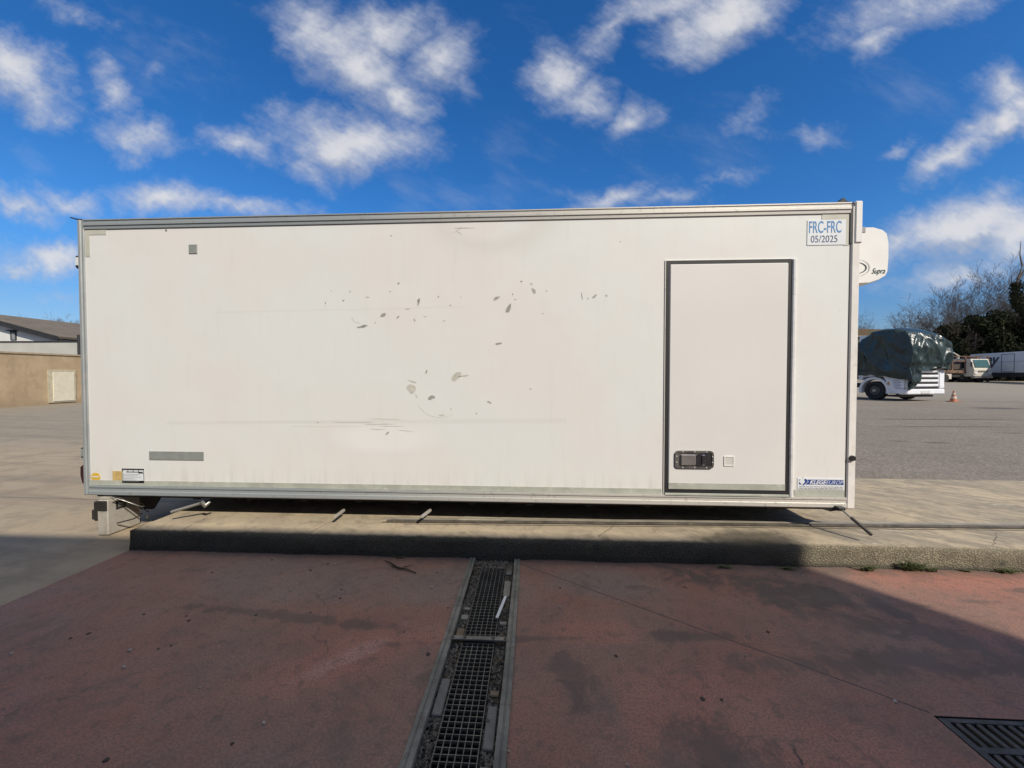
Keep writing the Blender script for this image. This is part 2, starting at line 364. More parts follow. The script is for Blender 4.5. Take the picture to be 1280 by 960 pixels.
for (p, q) in (((-40, 9.2), (-3.9, 8.6)), ((-7.6, 3.8), (-6.2, 14)), ((-40, 6.4), (-5.5, 6.7)), ((-4.6, -4), (-4.6, 2.9))): jt = t.m('MAXIMUM', jt, linemask(t, P, p, q, .018, n2, .12))
conc = t.mix(t.m('MULTIPLY', jt, .6), conc, (.08, .07, .055))
asp = t.mix(t.mr(n1, .35, .65), (.205, .172, .132), (.24, .20, .155))
n4 = t.noise(P, 28, 4, .7); n5 = t.noise(P, 9, 5, .7)
for nn_ in (n3, n4):
    asp = t.mix(t.m('MULTIPLY', t.mr(nn_, .46, .62), .6), asp, (.085, .068, .05)); asp = t.mix(t.m('MULTIPLY', t.mr(nn_, .47, .38), .35), asp, (.42, .37, .31))
for nn_ in (n4, n5): conc = t.mix(t.m('MULTIPLY', t.mr(nn_, .5, .68), .3), conc, (.22, .18, .13))
asp = t.mix(t.m('MULTIPLY', t.mr(n2, .5, .68), .35), asp, (.115, .097, .077))
asp = t.mix(t.m('MULTIPLY', t.mr(st, .55, .7), .45), asp, (.28, .24, .185))
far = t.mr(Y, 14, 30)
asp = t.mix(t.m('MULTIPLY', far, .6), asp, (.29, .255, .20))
pt = None
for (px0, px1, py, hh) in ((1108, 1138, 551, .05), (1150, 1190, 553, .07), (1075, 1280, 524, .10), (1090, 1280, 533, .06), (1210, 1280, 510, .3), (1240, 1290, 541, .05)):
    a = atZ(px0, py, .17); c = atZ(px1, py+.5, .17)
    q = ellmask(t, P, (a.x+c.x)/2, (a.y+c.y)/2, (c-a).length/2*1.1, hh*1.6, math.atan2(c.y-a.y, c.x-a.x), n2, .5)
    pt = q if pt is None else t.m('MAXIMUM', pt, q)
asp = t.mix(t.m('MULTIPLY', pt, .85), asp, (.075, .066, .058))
col = t.mix(t.mr(t.m('ADD', X, t.m('MULTIPLY', n2, 1.)), -2., -.8), conc, asp)
t.l.new(col, b.inputs['Base Color']); b.inputs['Roughness'].default_value = .88
bump(t, b, t.m('ADD', n3, n2), .5, .01)
# ------------------------------------------------------------------ ground, paving, pad
KY, PB, XL, XR_ = 3.13, 5.19, -3.45, 16.
def sst(a, b_, x): x = max(0, min(1, (x-a)/(b_-a))); return x*x*(3-2*x)
def gz(x, y):
    s = sst(-3, 0, x) if y > 4 else (1. if x > 10 else 0.)
    return s*.168 + sst(-6, 4, x)*(.55*sst(22, 50, y)+2.4*sst(50, 120, y)) + sst(60, 200, -x)*2
xs = [-900,-400,-200,-120,-80,-60,-50,-40,-30,-24,-18,-14,-11,-9,-7,-6,-5,-4.2,XL,-3,-2.5,-2,-1.5,-1,-.5,0,1,2.5,5,9,XR_,20,26,34,44,56,70,90,120,200,400,900]
ys = [-900,-300,-100,-40,-20,-10,-4,0,KY,PB,6,7,8,10,12,14,17,20,22,25,28,32,36,40,44,48,50,56,64,72,84,100,120,200,400,900]
mb = MB(); idx = {}
for j, y in enumerate(ys):
    for i, x in enumerate(xs):
        idx[i, j] = len(mb.v); mb.v.append(Vector((x, y, gz(x, y if y != PB else PB+.001))))
for j in range(len(ys)-1):
    for i in range(len(xs)-1):
        if XL <= (xs[i]+xs[i+1])/2 <= XR_ and -4 <= (ys[j]+ys[j+1])/2 <= PB: continue
        mb.f.append((idx[i,j], idx[i+1,j], idx[i+1,j+1], idx[i,j+1])); mb.sm.append(True)
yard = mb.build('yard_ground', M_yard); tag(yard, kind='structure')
DX0, DX1 = -.508, -.100          # drain outer edges
DXe = .048                        # steel edge width
GX0, GX1, GY0, GY1 = 1.764, 2.40, 1.16, 1.772     # square floor grate
mb = MB()
def rect(x0, y0, x1, y1, z=.0):
    nx = max(1, int((x1-x0)/.5)); ny = max(1, int((y1-y0)/.5))
    mb.grid(lambda u, v: (x0+(x1-x0)*u, y0+(y1-y0)*v, z), nx, ny)
rect(XL, -4, DX0, KY+.02); rect(DX1, -4, GX0, KY+.02); rect(GX0, -4, GX1, GY0); rect(GX0, GY1, GX1, KY+.02); rect(GX1, -4, XR_, KY+.02); rect(DX0, -4, DX1, -.6)
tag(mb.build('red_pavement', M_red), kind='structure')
prof = [(3.118,-.05),(3.122,.02),(3.128,.08),(3.136,.125),(3.150,.150),(3.172,.163),(3.21,.168),(3.30,.170),(3.5,.170),(3.9,.170),(4.5,.170),(PB,.1705)]
mb = MB(); NX = 520
def padf(u, v):
    k = v*(len(prof)-1); i = min(int(k), len(prof)-2); fr_ = k-i
    y = prof[i][0]+(prof[i+1][0]-prof[i][0])*fr_; z = prof[i][1]+(prof[i+1][1]-prof[i][1])*fr_
    x = XL+(XR_-XL)*(u**1.6 if False else u)
    if y < 3.3:
        n = mnoise.noise(Vector((x*2.2, z*6, 0)))*.022+mnoise.noise(Vector((x*11, z*25, 3)))*.012+mnoise.noise(Vector((x*27, z*40, 5)))*.006
        a = sst(3.34, 3.12, y); y += n*a; z += n*.6*a if z > .1 else 0
        if abs(x-1.74) < .22 and z > .02: q = 1-abs(x-1.74)/.22; y += .03*q*a; z -= .03*q*a
    return (x, y, z)
mb.grid(padf, NX, (len(prof)-1))
mb.grid(lambda u, v: (XL, 3.12+(PB-3.12)*u, -.05+(.22)*v-.002), 4, 1)
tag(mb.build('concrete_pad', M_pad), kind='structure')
# ------------------------------------------------------------------ generic materials
M_alu, t, b = newmat('rail_aluminium')
P = posn(t); X, Y, Z = t.sep(P)
s1 = t.noise(t.mapping(P, sc=(.6, 1, 22)), 5, 6, .65)
g = t.mr(t.m('ADD', X, t.m('MULTIPLY', t.m('SUBTRACT', s1, .5), 2.5)), -2.4, .9)
col = t.mix(g, t.mix(s1, (.30, .33, .34), (.38, .41, .42)), t.mix(s1, (.66, .63, .58), (.56, .53, .48)))
col = t.mix(t.m('MULTIPLY', t.mr(t.noise(P, 26, 5, .7), .56, .72), .5), col, (.2, .19, .17))
t.l.new(col, b.inputs['Base Color']); b.inputs['Metallic'].default_value = .25; b.inputs['Roughness'].default_value = .38
M_panel, t, b = newmat('white_panel_paint')
P = posn(t); X, Y, Z = t.sep(P)
n1 = t.noise(P, .9, 5, .55); n2 = t.noise(P, 3.5, 6, .65); n5 = t.noise(t.mapping(P, sc=(3, 1, .35)), 5, 5, .6)
col = t.mix(t.mr(n1, .38, .62), (.705, .71, .69), (.71, .685, .66))
col = t.mix(t.m('MULTIPLY', t.mr(n2, .5, .8), .35), col, (.70, .69, .655))
col = t.mix(t.m('MULTIPLY', t.mr(n5, .52, .75), .22), col, (.62, .60, .56))
# grime : a pale brown ring below the roof rail, faint horizontal rub lines, cleaned patch
P2 = t.comb(X, Z, 0)
ring = ellmask(t, P2, -.35, 2.86, .68, .36, 0, n2, .25); rin = ellmask(t, P2, -.38, 2.84, .42, .2, 0, n2, .25)
col = t.mix(t.m('MULTIPLY', t.m('SUBTRACT', ring, rin, clamp=True), .30), col, (.52, .49, .43))
for (x0, x1, z, wd, k) in ((-2.9, -.6, 2.075, .012, .09), (-3.4, -.9, 1.055, .02, .12), (-.9, .3, 1.085, .03, .12), (-2.2, -1.3, 1.03, .006, .25), (-2.9, -1.4, 1.07, .004, .2)):
    col = t.mix(t.m('MULTIPLY', linemask(t, P2, (x0, z), (x1, z+.012*(x1-x0)), wd, n2, .02), k), col, (.40, .38, .34))
cl = ellmask(t, P2, -1.35, .93, .55, .16, 0, n2, .2)
col = t.mix(t.m('MULTIPLY', cl, .4), col, (.80, .81, .80))
dr = t.m('MULTIPLY', t.mr(Z, .72, .48), t.mr(n5, .4, .7))
col = t.mix(t.m('MULTIPLY', dr, .28), col, (.46, .42, .35))
sp = t.m('MULTIPLY', t.mr(t.vor(P, 5.5).outputs['Distance'], .03, .012), .5)
col = t.mix(sp, col, (.35, .34, .31))
t.l.new(col, b.inputs['Base Color']); b.inputs['Roughness'].default_value = .42; b.inputs['Specular IOR Level'].default_value = .35
bump(t, b, t.noise(P, 1.6, 3, .5), .5, .012)
M_wp = mat('white_plastic', (.78, .765, .73), .35, var=.03)
M_post = mat('cream_post_paint', (.76, .73, .69), .4, var=.05, dirt=(.62, .57, .52))
M_door = mat('door_paint', (.71, .69, .665), .38, var=.03, scale=1.5)
M_seal = mat('black_rubber', (.022, .022, .024), .55)
M_tape = mat('grey_green_tape', (.43, .44, .38), .5, var=.1, dirt=(.52, .51, .45))
M_plate = mat('grey_plate', (.27, .285, .27), .5, var=.08, scale=20)
M_beige = mat('beige_filler', (.52, .51, .44), .6, var=.08)
M_chip = mat('bare_grey_chip', (.40, .39, .35), .7, var=.2, scale=30)
M_chip2 = mat('faint_tan_chip', (.58, .56, .49), .7, var=.1, scale=30)
M_dark = mat('dark_underframe', (.028, .028, .03), .6, var=.3, dirt=(.06, .05, .04))
M_navy = mat('dark_grey_sheet', (.035, .031, .027), .55, var=.2)
M_steel = mat('worn_steel', (.42, .40, .37), .4, metal=.7, var=.2, scale=12, dirt=(.2, .16, .12))
M_chrome = mat('stainless', (.62, .60, .57), .22, metal=1., var=.1)
M_chromd = mat('dull_stainless', (.30, .28, .26), .35, metal=.6, var=.3, scale=14)
M_black = mat('black_plastic', (.015, .015, .016), .4)
M_lens = mat('pale_lens', (.75, .76, .78), .2)
M_redl = mat('dark_red_lens', (.05, .02, .022), .25)
M_yel = mat('yellow_sticker', (.72, .46, .07), .5, var=.1)
M_ora = mat('faded_orange_sticker', (.62, .43, .17), .5, var=.12, scale=30)
M_stw = mat('sticker_white', (.70, .72, .74), .45, var=.03)
M_stb = mat('sticker_blue', (.02, .055, .25), .45)
M_stb2 = mat('sticker_sky_blue', (.07, .23, .50), .45)
M_stn = mat('sticker_navy', (.04, .07, .17), .45)
M_ink = mat('ink_dark', (.04, .045, .05), .5)
M_inkg = mat('ink_grey', (.28, .29, .30), .5)
M_wood = mat('timber', (.34, .17, .08), .8, var=.25, scale=15, bmp=.3)
M_glass = mat('dark_glass', (.02, .03, .035), .08)
# ------------------------------------------------------------------ the truck body
YF = 3.42; XLb, XRb, ZB, ZT, YBk = -4.216, 2.655, .375, 2.935, 5.92
body = empty('truck_body', ((XLb+XRb)/2, (YF+YBk)/2, .17), 'long white refrigerated truck body standing without its chassis across the concrete pad', 'truck body')
shell = B((XLb+.04, YF, ZB+.03), (XRb-.004, YBk, ZT-.02), .004).build('insulated_panel_shell', M_panel, body)
# rails with stepped section
def railprof(z0, z1, y0, steps):
    return [(y0+.03, z0)]+[(y0-d, z0+(z1-z0)*f_) for f_, d in steps]+[(y0+.03, z1)]
top = MB().prism(railprof(2.852, 2.936, YF, [(0,.004),(.0,.010),(.32,.012),(.36,.020),(.60,.020),(.64,.015),(.86,.015),(.9,.022),(1,.022)]), XLb+.06, XRb-.01, 'x')
top.build('roof_rail', M_alu, body, fix=True)
bot = MB().prism(railprof(ZB, .462, YF, [(0,.016),(.08,.022),(.42,.022),(.46,.012),(.78,.012),(.82,.02),(1,.02)]), XLb+.06, XRb-.005, 'x')
bot.build('floor_rail', M_alu, body, fix=True)
B((XLb+.05, YF-.004, .466), (1.12, YF+.01, .512)).build('reflective_tape', M_tape, body)
B((2.232, YF-.004, .466), (XRb-.012, YF+.01, .522)).build('reflective_tape', M_tape, body)
M_lp = mat('left_post_aluminium', (.40, .425, .43), .35, metal=.3, var=.1, dirt=(.5, .43, .40))
mb = MB().box((XLb, YF-.018, ZB-.005), (XLb+.036, YF+.06, ZT+.003), .008); mb.box((XLb+.038, YF-.010, ZB), (XLb+.056, YF+.02, 2.85), .004)
B((XLb, YBk-.06, ZB-.005), (XLb+.05, YBk+.018, ZT+.003), .008).build('rear_corner_post', M_lp, body)
mb.build('rear_corner_post', M_lp, body)
mb = MB().box((XRb, YF-.012, ZB-.012), (XRb+.072, YF+.07, ZT-.02), .01)
B((XRb, YBk-.07, ZB-.012), (XRb+.072, YBk+.012, ZT-.02), .01).build('front_corner_post', M_post, body)
B((XRb+.002, YF+.05, ZB), (XRb+.03, YBk-.05, ZT-.03)).build('front_wall_panel', M_wp, body)
mb.build('front_corner_post', M_post, body)
B((XRb+.020, YF-.022, 2.60), (XRb+.080, YF+.03, ZT+.012), .008).build('corner_cap', M_wp, body)
B((XRb-.012, YF-.010, 2.60), (XRb+.018, YF+.02, ZT-.01)).build('corner_dark_strip', M_seal, body)  # black strip laid where the corner post shades the panel edge
B((XRb-.006, YF-.003, ZB+.02), (XRb-.001, YF+.01, 2.6)).build('corner_dark_strip', M_seal, body)
B((XLb+.02, YF+.02, ZT-.02), (XRb, YBk-.02, ZT+.004), .01).build('roof', M_wp, body)
# roof bits
mb = MB().prism([(2.50, ZT+.002), (2.69, ZT+.002), (2.62, ZT+.02), (2.595, ZT+.05), (2.57, ZT+.022)], YF+.0, YF+.06); mb.build('roof_clip', M_black, body)
MB().tube([(XLb-.09, YF+.01, ZT+.035), (XLb-.03, YF+.01, ZT+.018), (XLb+.03, YF+.01, ZT+.012)], .006, 6).build('bent_wire', M_dark, body)
# filler patches at top left and top right, grey plates
mb = MB().box((XLb+.062, YF-.003, 2.80), (XLb+.27, YF+.01, 2.851)); mb.box((XLb+.062, YF-.003, 2.60), (XLb+.105, YF+.01, 2.7995))
mb.build('beige_patch', M_beige, body)
mb = MB().box((2.42, YF-.003, 2.79), (XRb-.013, YF+.01, 2.851)); mb.box((2.595, YF-.003, 2.585), (XRb-.013, YF+.01, 2.7895)); mb.build('beige_patch', M_beige, body)
B((-3.569, YF-.006, .712), (-3.04, YF+.01, .790)).build('blanking_strip', M_plate, body)
B((-3.147, YF-.006, 2.61), (-3.066, YF+.01, 2.695), .003).build('square_blanking_plate', M_plate, body)
MB().tube([(-3.36, YF-.006, 2.83), (-3.36, YF+.01, 2.83)], .008, 10).build('rivet', M_plate, body)
M_hinge = mat('bright_hinge_aluminium', (.74, .74, .74), .3, metal=.15, var=.08, dirt=(.5, .5, .48))
# door
door = empty('side_door', (1.66, YF, .5)); door.parent = body; door.location = Vector((1.66, YF, .5))-ORG[body.name]
DL, DR, DB, DT = 1.139, 2.192, .482, 2.476
def frame(x0, z0, x1, z1, wd, ya, yb):
    m_ = MB(); m_.box((x0, ya, z0), (x0+wd, yb, z1)); m_.box((x1-wd, ya, z0), (x1, yb, z1)); m_.box((x0+wd, ya, z1-wd), (x1-wd, yb, z1)); m_.box((x0+wd, ya, z0), (x1-wd, yb, z0+wd)); return m_
frame(DL+.004, DB, DR-.012, DT, .030, YF-.010, YF+.012).build('door_gasket', M_seal, door)
B((DL+.034, YF-.016, DB+.03), (DR-.042, YF+.015, DT-.03), .006).build('door_panel', M_door, door)
B((DL+.036, YF-.0185, DB+.034), (DR-.044, YF+.0, DB+.088), .001).build('reflective_tape', M_tape, door)
B((DR-.011, YF-.024, DB-.03), (DR+.018, YF+.01, DT+.004), .007).build('hinge_strip', M_hinge, door)
B((DR+.019, YF-.010, DB-.03), (DR+.032, YF+.01, DT+.002), .003).build('door_jamb', M_wp, door)
B((DL-.008, YF-.008, DB-.03), (DL+.003, YF+.01, DT+.008), .002).build('door_jamb', M_alu, door)
B((DL+.004, YF-.009, DT+.001), (DR-.012, YF+.01, DT+.008), .002).build('door_jamb', M_wp, door)
B((DL+.004, YF-.020, DB-.028), (DR-.012, YF+.01, DB-.002), .003).build('door_sill', M_tape, door)
# handle
hx0, hx1, hz0, hz1 = 1.224, 1.550, .698, .850; yh = YF-.016
def rrect(x0, z0, x1, z1, r_, n=5):
    p = []
    for cx, cz, a0 in ((x1-r_, z1-r_, 0), (x0+r_, z1-r_, 90), (x0+r_, z0+r_, 180), (x1-r_, z0+r_, 270)):
        for i in range(n+1): a = R(a0+90*i/n); p.append((cx+r_*math.cos(a), cz+r_*math.sin(a)))
    return p
def rring(x0, z0, x1, z1, r_, wd, ya, yb):
    o_ = rrect(x0, z0, x1, z1, r_); i_ = rrect(x0+wd, z0+wd, x1-wd, z1-wd, max(.001, r_-wd*.6)); n = len(o_)
    vs = [(p[0], ya, p[1]) for p in o_]+[(p[0], ya, p[1]) for p in i_]+[(p[0], yb, p[1]) for p in o_]+[(p[0], yb, p[1]) for p in i_]
    fs = []
    for i in range(n):
        j = (i+1) % n
        fs += [(i, j, n+j, n+i), (i, 2*n+i, 2*n+j, j), (n+i, n+j, 3*n+j, 3*n+i)]
    return MB().add(vs, fs)
hd = MB().prism(rrect(hx0, hz0, hx1, hz1, .03), yh-.004, yh+.002).build('door_handle', M_chromd, door, fix=True)
rring(hx0, hz0, hx1, hz1, .03, .016, yh-.012, yh-.001).build('handle_rim', M_chromd, hd, fix=True)
B((hx0+.045, yh-.02, hz0+.025), (hx0+.175, yh-.003, hz0+.122), .009).build('grip_paddle', mat('paddle_metal', (.42, .38, .36), .3, metal=.55, var=.2), hd)
mb = MB().prism([(hx0+.178, hz0+.03), (hx0+.215, hz0+.018), (hx0+.262, hz0+.018), (hx0+.262, hz0+.13), (hx0+.2, hz0+.13), (hx0+.178, hz0+.11)], yh-.012, yh-.003); mb.build('lock_plate', M_chrome, hd, fix=True)
B((hx0+.225, yh-.026, hz0+.03), (hx0+.25, yh-.011, hz0+.12), .006).build('lock_lever', M_chrome, hd)
B((hx0+.217, yh-.014, hz0+.035), (hx0+.228, yh-.011, hz0+.115)).build('lock_slot', M_black, hd)
B((hx0+.265, yh-.008, hz0+.02), (hx1-.02, yh-.003, hz1-.02), .002).build('handle_recess', M_dark, hd)
mb = MB()
for (x, z) in ((hx0+.014, hz0+.055), (hx0+.014, hz0+.105), (hx1-.012, hz0+.055), (hx1-.012, hz0+.105), (hx0+.065, hz0+.008), (hx0+.165, hz0+.008), (hx0+.265, hz0+.008), (hx0+.065, hz1-.008), (hx0+.165, hz1-.008), (hx0+.265, hz1-.008)):
    MB().tube([(x, yh-.015, z), (x, yh-.01, z)], .0045, 8).build('handle_rivet', M_wp, hd)
frame(1.638, .722, 1.722, .806, .008, yh-.006, yh+.002).build('vent_frame', M_wp, door)
B((1.646, yh-.003, .73), (1.714, yh+.002, .798)).build('vent_cover', mat('vent_cover', (.60, .58, .54), .5, var=.05), door)
MB().tube([(XRb+.035, YF-.03, .80), (XRb+.035, YF-.012, .80)], [.022, .024], 12).build('round_bumper_stop', M_black, body)
# chips and scratches
def addmarks(mb, m_):     # surface marks live in the panel's own mesh
    import bmesh
    me = shell.data; me.materials.append(m_); k = len(me.materials)-1; off = ORG[shell.name]
    bm = bmesh.new(); bm.from_mesh(me); vs = [bm.verts.new(p-off) for p in mb.v]
    for f_ in mb.f: bm.faces.new([vs[i] for i in f_]).material_index = k
    bm.to_mesh(me); bm.free()
def chips(name, lst, m_):
    mb = MB()
    for (px, py, w_, h_, ang) in lst:
        c = atY(px, py, YF); n = 9; vs = []
        for k in range(n):
            a = 2*math.pi*k/n; r_ = random.uniform(.55, 1.15)
            x = math.cos(a)*w_/141/2*r_*1.25; z = math.sin(a)*h_/141/2*r_*1.25; q = R(ang)
            vs.append((c.x+x*math.cos(q)-z*math.sin(q), YF-.0012, c.z+x*math.sin(q)+z*math.cos(q)))
        mb.add(vs, [tuple(range(n))[::-1]])
    addmarks(mb, m_)
K = lambda cx, cy: (380+cx*.3125, 270+cy*.3125)
def KL(*a): return [(*K(x, y), w_*.3125, h_*.3125, an) for x, y, w_, h_, an in a]
chips('paint_chips', KL((235,442,50,11,12),(316,396,22,16,50),(459,343,28,11,80),(770,330,28,12,30),(818,370,38,15,62),(919,300,22,11,-60),(780,510,26,8,10),
 (490,623,14,6,70),(333,870,18,7,35),(835,313,9,5,40),(378,270,9,6,40),(86,348,10,5,80),(510,727,28,14,20),(740,745,18,7,-30),(690,790,9,7,0),(442,415,12,5,-60),
 (415,372,20,3,0),(375,405,14,5,40),(1112,322,28,4,-80),(1162,323,18,8,40),(1210,318,7,6,0),(1136,330,5,5,0),(870,262,7,6,0),(538,323,6,5,0),(285,427,6,4,0),(158,338,8,5,30),(349,79,6,5,0),
 (906,692,6,5,0),(588,772,6,5,0),(586,357,10,3,0),(184,303,8,3,60),(255,325,14,2,0),(1265,104,5,4,0),(560,420,12,2,10),(485,403,12,2,0),(345,302,12,3,30),(846,334,8,4,10),(910,272,9,4,-30),(970,300,6,4,0),(55,826,8,3,0),(627,323,4,4,0),(108,300,5,4,0),(955,390,5,4,0)), M_chip)
chips('faded_scrapes', KL((430,690,30,34,20),(434,662,40,8,-20),(607,645,46,26,35),(640,640,40,6,5),(550,797,26,8,0),(310,832,130,3,1),(320,812,110,2,-1),(290,853,60,2,-3),(405,859,60,2,-4),(200,826,160,2,0),(350,841,90,2,1),
 (640,48,80,3,0),(615,56,40,3,35),(622,68,24,3,-30),(450,720,18,4,-60)), M_chip2)
def arc(cx, cy, r_, a0, a1, wpx, mb, n=10):
    pts = [atY(cx+r_*math.cos(R(a0+(a1-a0)*i/n)), cy+r_*math.sin(R(a0+(a1-a0)*i/n)), YF) for i in range(n+1)]
    for p, q in zip(pts, pts[1:]):
        d = (q-p).normalized()*wpx/282; nn = Vector((-d.z, 0, d.x))
        mb.add([(a.x, YF-.001, a.z) for a in (p-nn, q-nn, q+nn, p+nn)], [(0, 1, 2, 3)])
mb = MB(); arc(447.5, 396, 7.5, 180, 70, .7, mb); arc(532+18, 490, 32, 150, 60, .35, mb, 14); addmarks(mb, M_chip2)
# stickers
x0, z0, x1, z1 = 2.303, 2.592, 2.612, 2.800
stk = B((x0, YF-.0045, z0), (x1, YF+.002, z1)).build('certificate_sticker', M_stw, body)
text('sticker_code', 'FRC-FRC', .138, M_stb2, (x0+.008, YF-.005, z0+.102), stk, sx=.50, off=.0012)
text('sticker_date', '05/2025', .082, M_stn, (x0+.026, YF-.005, z0+.022), stk, sx=.82)
x0, z0, x1, z1 = 2.250, .528, XRb-.016, .640
stk = B((x0+.008, YF-.0045, z0), (x1, YF+.002, z1-.018)).build('maker_sticker', M_stw, body)
B((x0+.02, YF-.0055, z0+.040), (x1-.006, YF, z0+.082)).build('blue_band', M_stb, stk)
mb = MB().prism([(x0+.015, z0+.066), (x0+.056, z0+.107), (x0+.098, z0+.066), (x0+.056, z0+.028)], YF-.0062, YF-.001); mb.build('diamond_emblem', M_stw, stk)
MB().prism([(x0+.060, z0+.082), (x0+.072, z0+.092), (x0+.092, z0+.066), (x0+.056, z0+.032), (x0+.049, z0+.041), (x0+.068, z0+.062)], YF-.0068, YF-.001).build('diamond_stripe', M_stb, stk)
text('maker_name', 'KLEGE', .046, M_stw, (x0+.104, YF-.0062, z0+.045), stk, shear=.35, sx=.98, off=.0012)
text('maker_name', 'EUROP', .046, mat('sticker_pale_blue', (.62, .70, .86), .45), (x0+.236, YF-.0062, z0+.045), stk, shear=.35, sx=.95)
mb = MB(); xx = x0+.02
rr = random.Random(3)
for row, zz in ((0, z0+.018), (1, z0+.005)):
    xx = x0+.022
    while xx < x1-.03:
        w_ = rr.uniform(.012, .04); w_ = min(w_, x1-.01-xx); mb.box((xx, YF-.0052, zz), (xx+w_, YF-.003, zz+.0065)); xx += w_+.006
mb.build('fine_print', M_inkg, stk)
c = Vector((-4.108, 0, .540))
mb = MB().prism([(c.x+.046*math.cos(a*math.pi/12), c.z+.042*math.sin(a*math.pi/12)) for a in range(24)], YF-.003, YF+.002); o = mb.build('round_yellow_sticker', M_yel, body, fix=True)
B((c.x-.036, YF-.0036, c.z-.001), (c.x+.036, YF-.002, c.z+.009)).build('sticker_stripe', M_stw, o)
B((-3.938, YF-.003, .492), (-3.845, YF+.002, .600)).build('faded_orange_sticker', M_ora, body)
o = B((-3.842, YF-.004, .490), (-3.625, YF+.002, .626)).build('rating_plate', M_stw, body)
mb = MB().box((-3.842, YF-.0048, .612), (-3.625, YF-.002, .626)); mb.box((-3.842, YF-.0048, .490), (-3.625, YF-.002, .494)); mb.box((-3.842, YF-.0048, .494), (-3.838, YF-.002, .612)); mb.box((-3.629, YF-.0048, .494), (-3.625, YF-.002, .612))
for k in range(4): mb.box((-3.838+.052*k, YF-.0048, .597), (-3.832+.052*k, YF-.002, .612))
mb.box((-3.80, YF-.0048, .590), (-3.64, YF-.002, .597)); mb.box((-3.68, YF-.0048, .581), (-3.632, YF-.002, .590)); mb.build('plate_border', M_ink, o)
mb = MB(); mb.box((-3.832, YF-.0046, .502), (-3.829, YF-.002, .585))
for k in range(6): mb.box((-3.829, YF-.0046, .505+.013*k), (-3.829+rr.uniform(.10, .19), YF-.002, .508+.013*k))
mb.build('plate_print', M_inkg, o)
# rear face lamps
lam = B((XLb-.066, YF+.01, 2.50), (XLb+.0, YF+.05, 2.62), .012).build('marker_lamp', M_black, body); B((XLb-.056, YF+.003, 2.52), (XLb-.016, YF+.03, 2.60), .006).build('lamp_lens', M_lens, lam)
lam = B((XLb-.055, YF+.01, .715), (XLb, YF+.05, .815), .008).build('marker_lamp', M_dark, body); B((XLb-.046, YF+.003, .73), (XLb-.012, YF+.03, .80), .004).build('lamp_lens', M_plate, lam)
MB().prism([(XLb, .45), (XLb-.045, .48), (XLb-.062, .55), (XLb-.060, .63), (XLb-.02, .66), (XLb, .66)], YF+.012, YF+.16).build('tail_lamp', M_redl, body, fix=True)
# underframe (kept back from the right end)
uf = empty('underframe', (-1, 4.6, .3)); uf.parent = body; uf.location = Vector((-1, 4.6, .3))-ORG[body.name]
B((XLb+.1, YF+.015, .352), (2.62, YBk-.02, .405)).build('floor_underside', M_dark, uf)
for yy in (YF+.75, YF+1.65): B((-3.5, yy, .20), (2.2, yy+.09, .35), .005).build('long_beam', M_dark, uf)
for k in range(11): B((-3.3+k*.54, YF+.16, .29), (-3.24+k*.54, YBk-.12, .352)).build('cross_beam', M_dark, uf)
# refrigeration unit
unit = empty('refrigeration_unit', (XRb+.3, 4.6, 2.3)); unit.parent = body; unit.location = Vector((XRb+.3, 4.6, 2.3))-ORG[body.name]
YU = 3.82
def ux(px): return atY(px, 300, YU).x
def uz(py): return atY(1095, py, YU).z
ex = ux(1112); pr = [(XRb+.073, uz(282)), (ux(1092), uz(283)), (ux(1104), uz(286.5)), (ux(1109), uz(291)), (ux(1111.5), uz(302)), (ex, uz(320)), (ux(1111), uz(340)), (ux(1108.5), uz(345.5)), (ux(1100), uz(350.5)), (ux(1088), uz(354.5)), (XRb+.073, uz(356.5))]
YU2 = 5.5
mb = MB(); n = len(pr)
cx, cz = sum(p[0] for p in pr)/n, sum(p[1] for p in pr)/n
rings = []
for (yy, s_) in ((YU, .955), (YU+.004, .97), (YU+.02, .99), (YU+.05, 1.), (YU2-.05, 1.), (YU2-.02, .99), (YU2, .95)):
    rings.append([((p[0] if i in (0, n-1) else cx+(p[0]-cx)*s_), yy, cz+(p[1]-cz)*s_) for i, p in enumerate(pr)])
vs = [p for r_ in rings for p in r_]; fs = []
for j in range(len(rings)-1):
    for i in range(n): fs.append((j*n+i, j*n+(i+1) % n, (j+1)*n+(i+1) % n, (j+1)*n+i))
fs += [tuple(range(n))[::-1], tuple((len(rings)-1)*n+i for i in range(n))]
mb.add(vs, fs); mb.build('unit_cowl', M_wp, unit, fix=True)
q = atY(1079, 287, YU-.002)
B((q.x-.10, YU-.006, uz(290.5)), (ux(1081.5), YU+.01, uz(283.5)), .004).build('cowl_catch', mat('catch_grey', (.35, .33, .33), .5), unit)
M_lg = mat('logo_dark_green', (.03, .06, .06), .4)
oc = atY(1071, 335, YU); mb = MB()
for (rx_, rz_, wd) in ((.088, .052, .012), (.112, .078, .004)):
    for i in range(24):
        a, a2 = R(-90+180*i/24), R(-90+180*(i+1)/24)
        wd1, wd2 = (wd*max(.15, math.cos(x))*1. for x in (a, a2))
        mb.add([(oc.x+(rx_-wd1)*math.cos(a), YU-.003, oc.z+(rz_-wd1)*math.sin(a)), (oc.x+rx_*math.cos(a), YU-.003, oc.z+rz_*math.sin(a)),
                (oc.x+rx_*math.cos(a2), YU-.003, oc.z+rz_*math.sin(a2)), (oc.x+(rx_-wd2)*math.cos(a2), YU-.003, oc.z+(rz_-wd2)*math.sin(a2))], [(0, 1, 2, 3)])
mb.build('round_emblem', M_lg, unit)
q = atY(1089, 342, YU); text('unit_lettering', 'Supra', .072, M_lg, (q.x, YU-.003, q.z), unit, shear=.45, sx=.72)
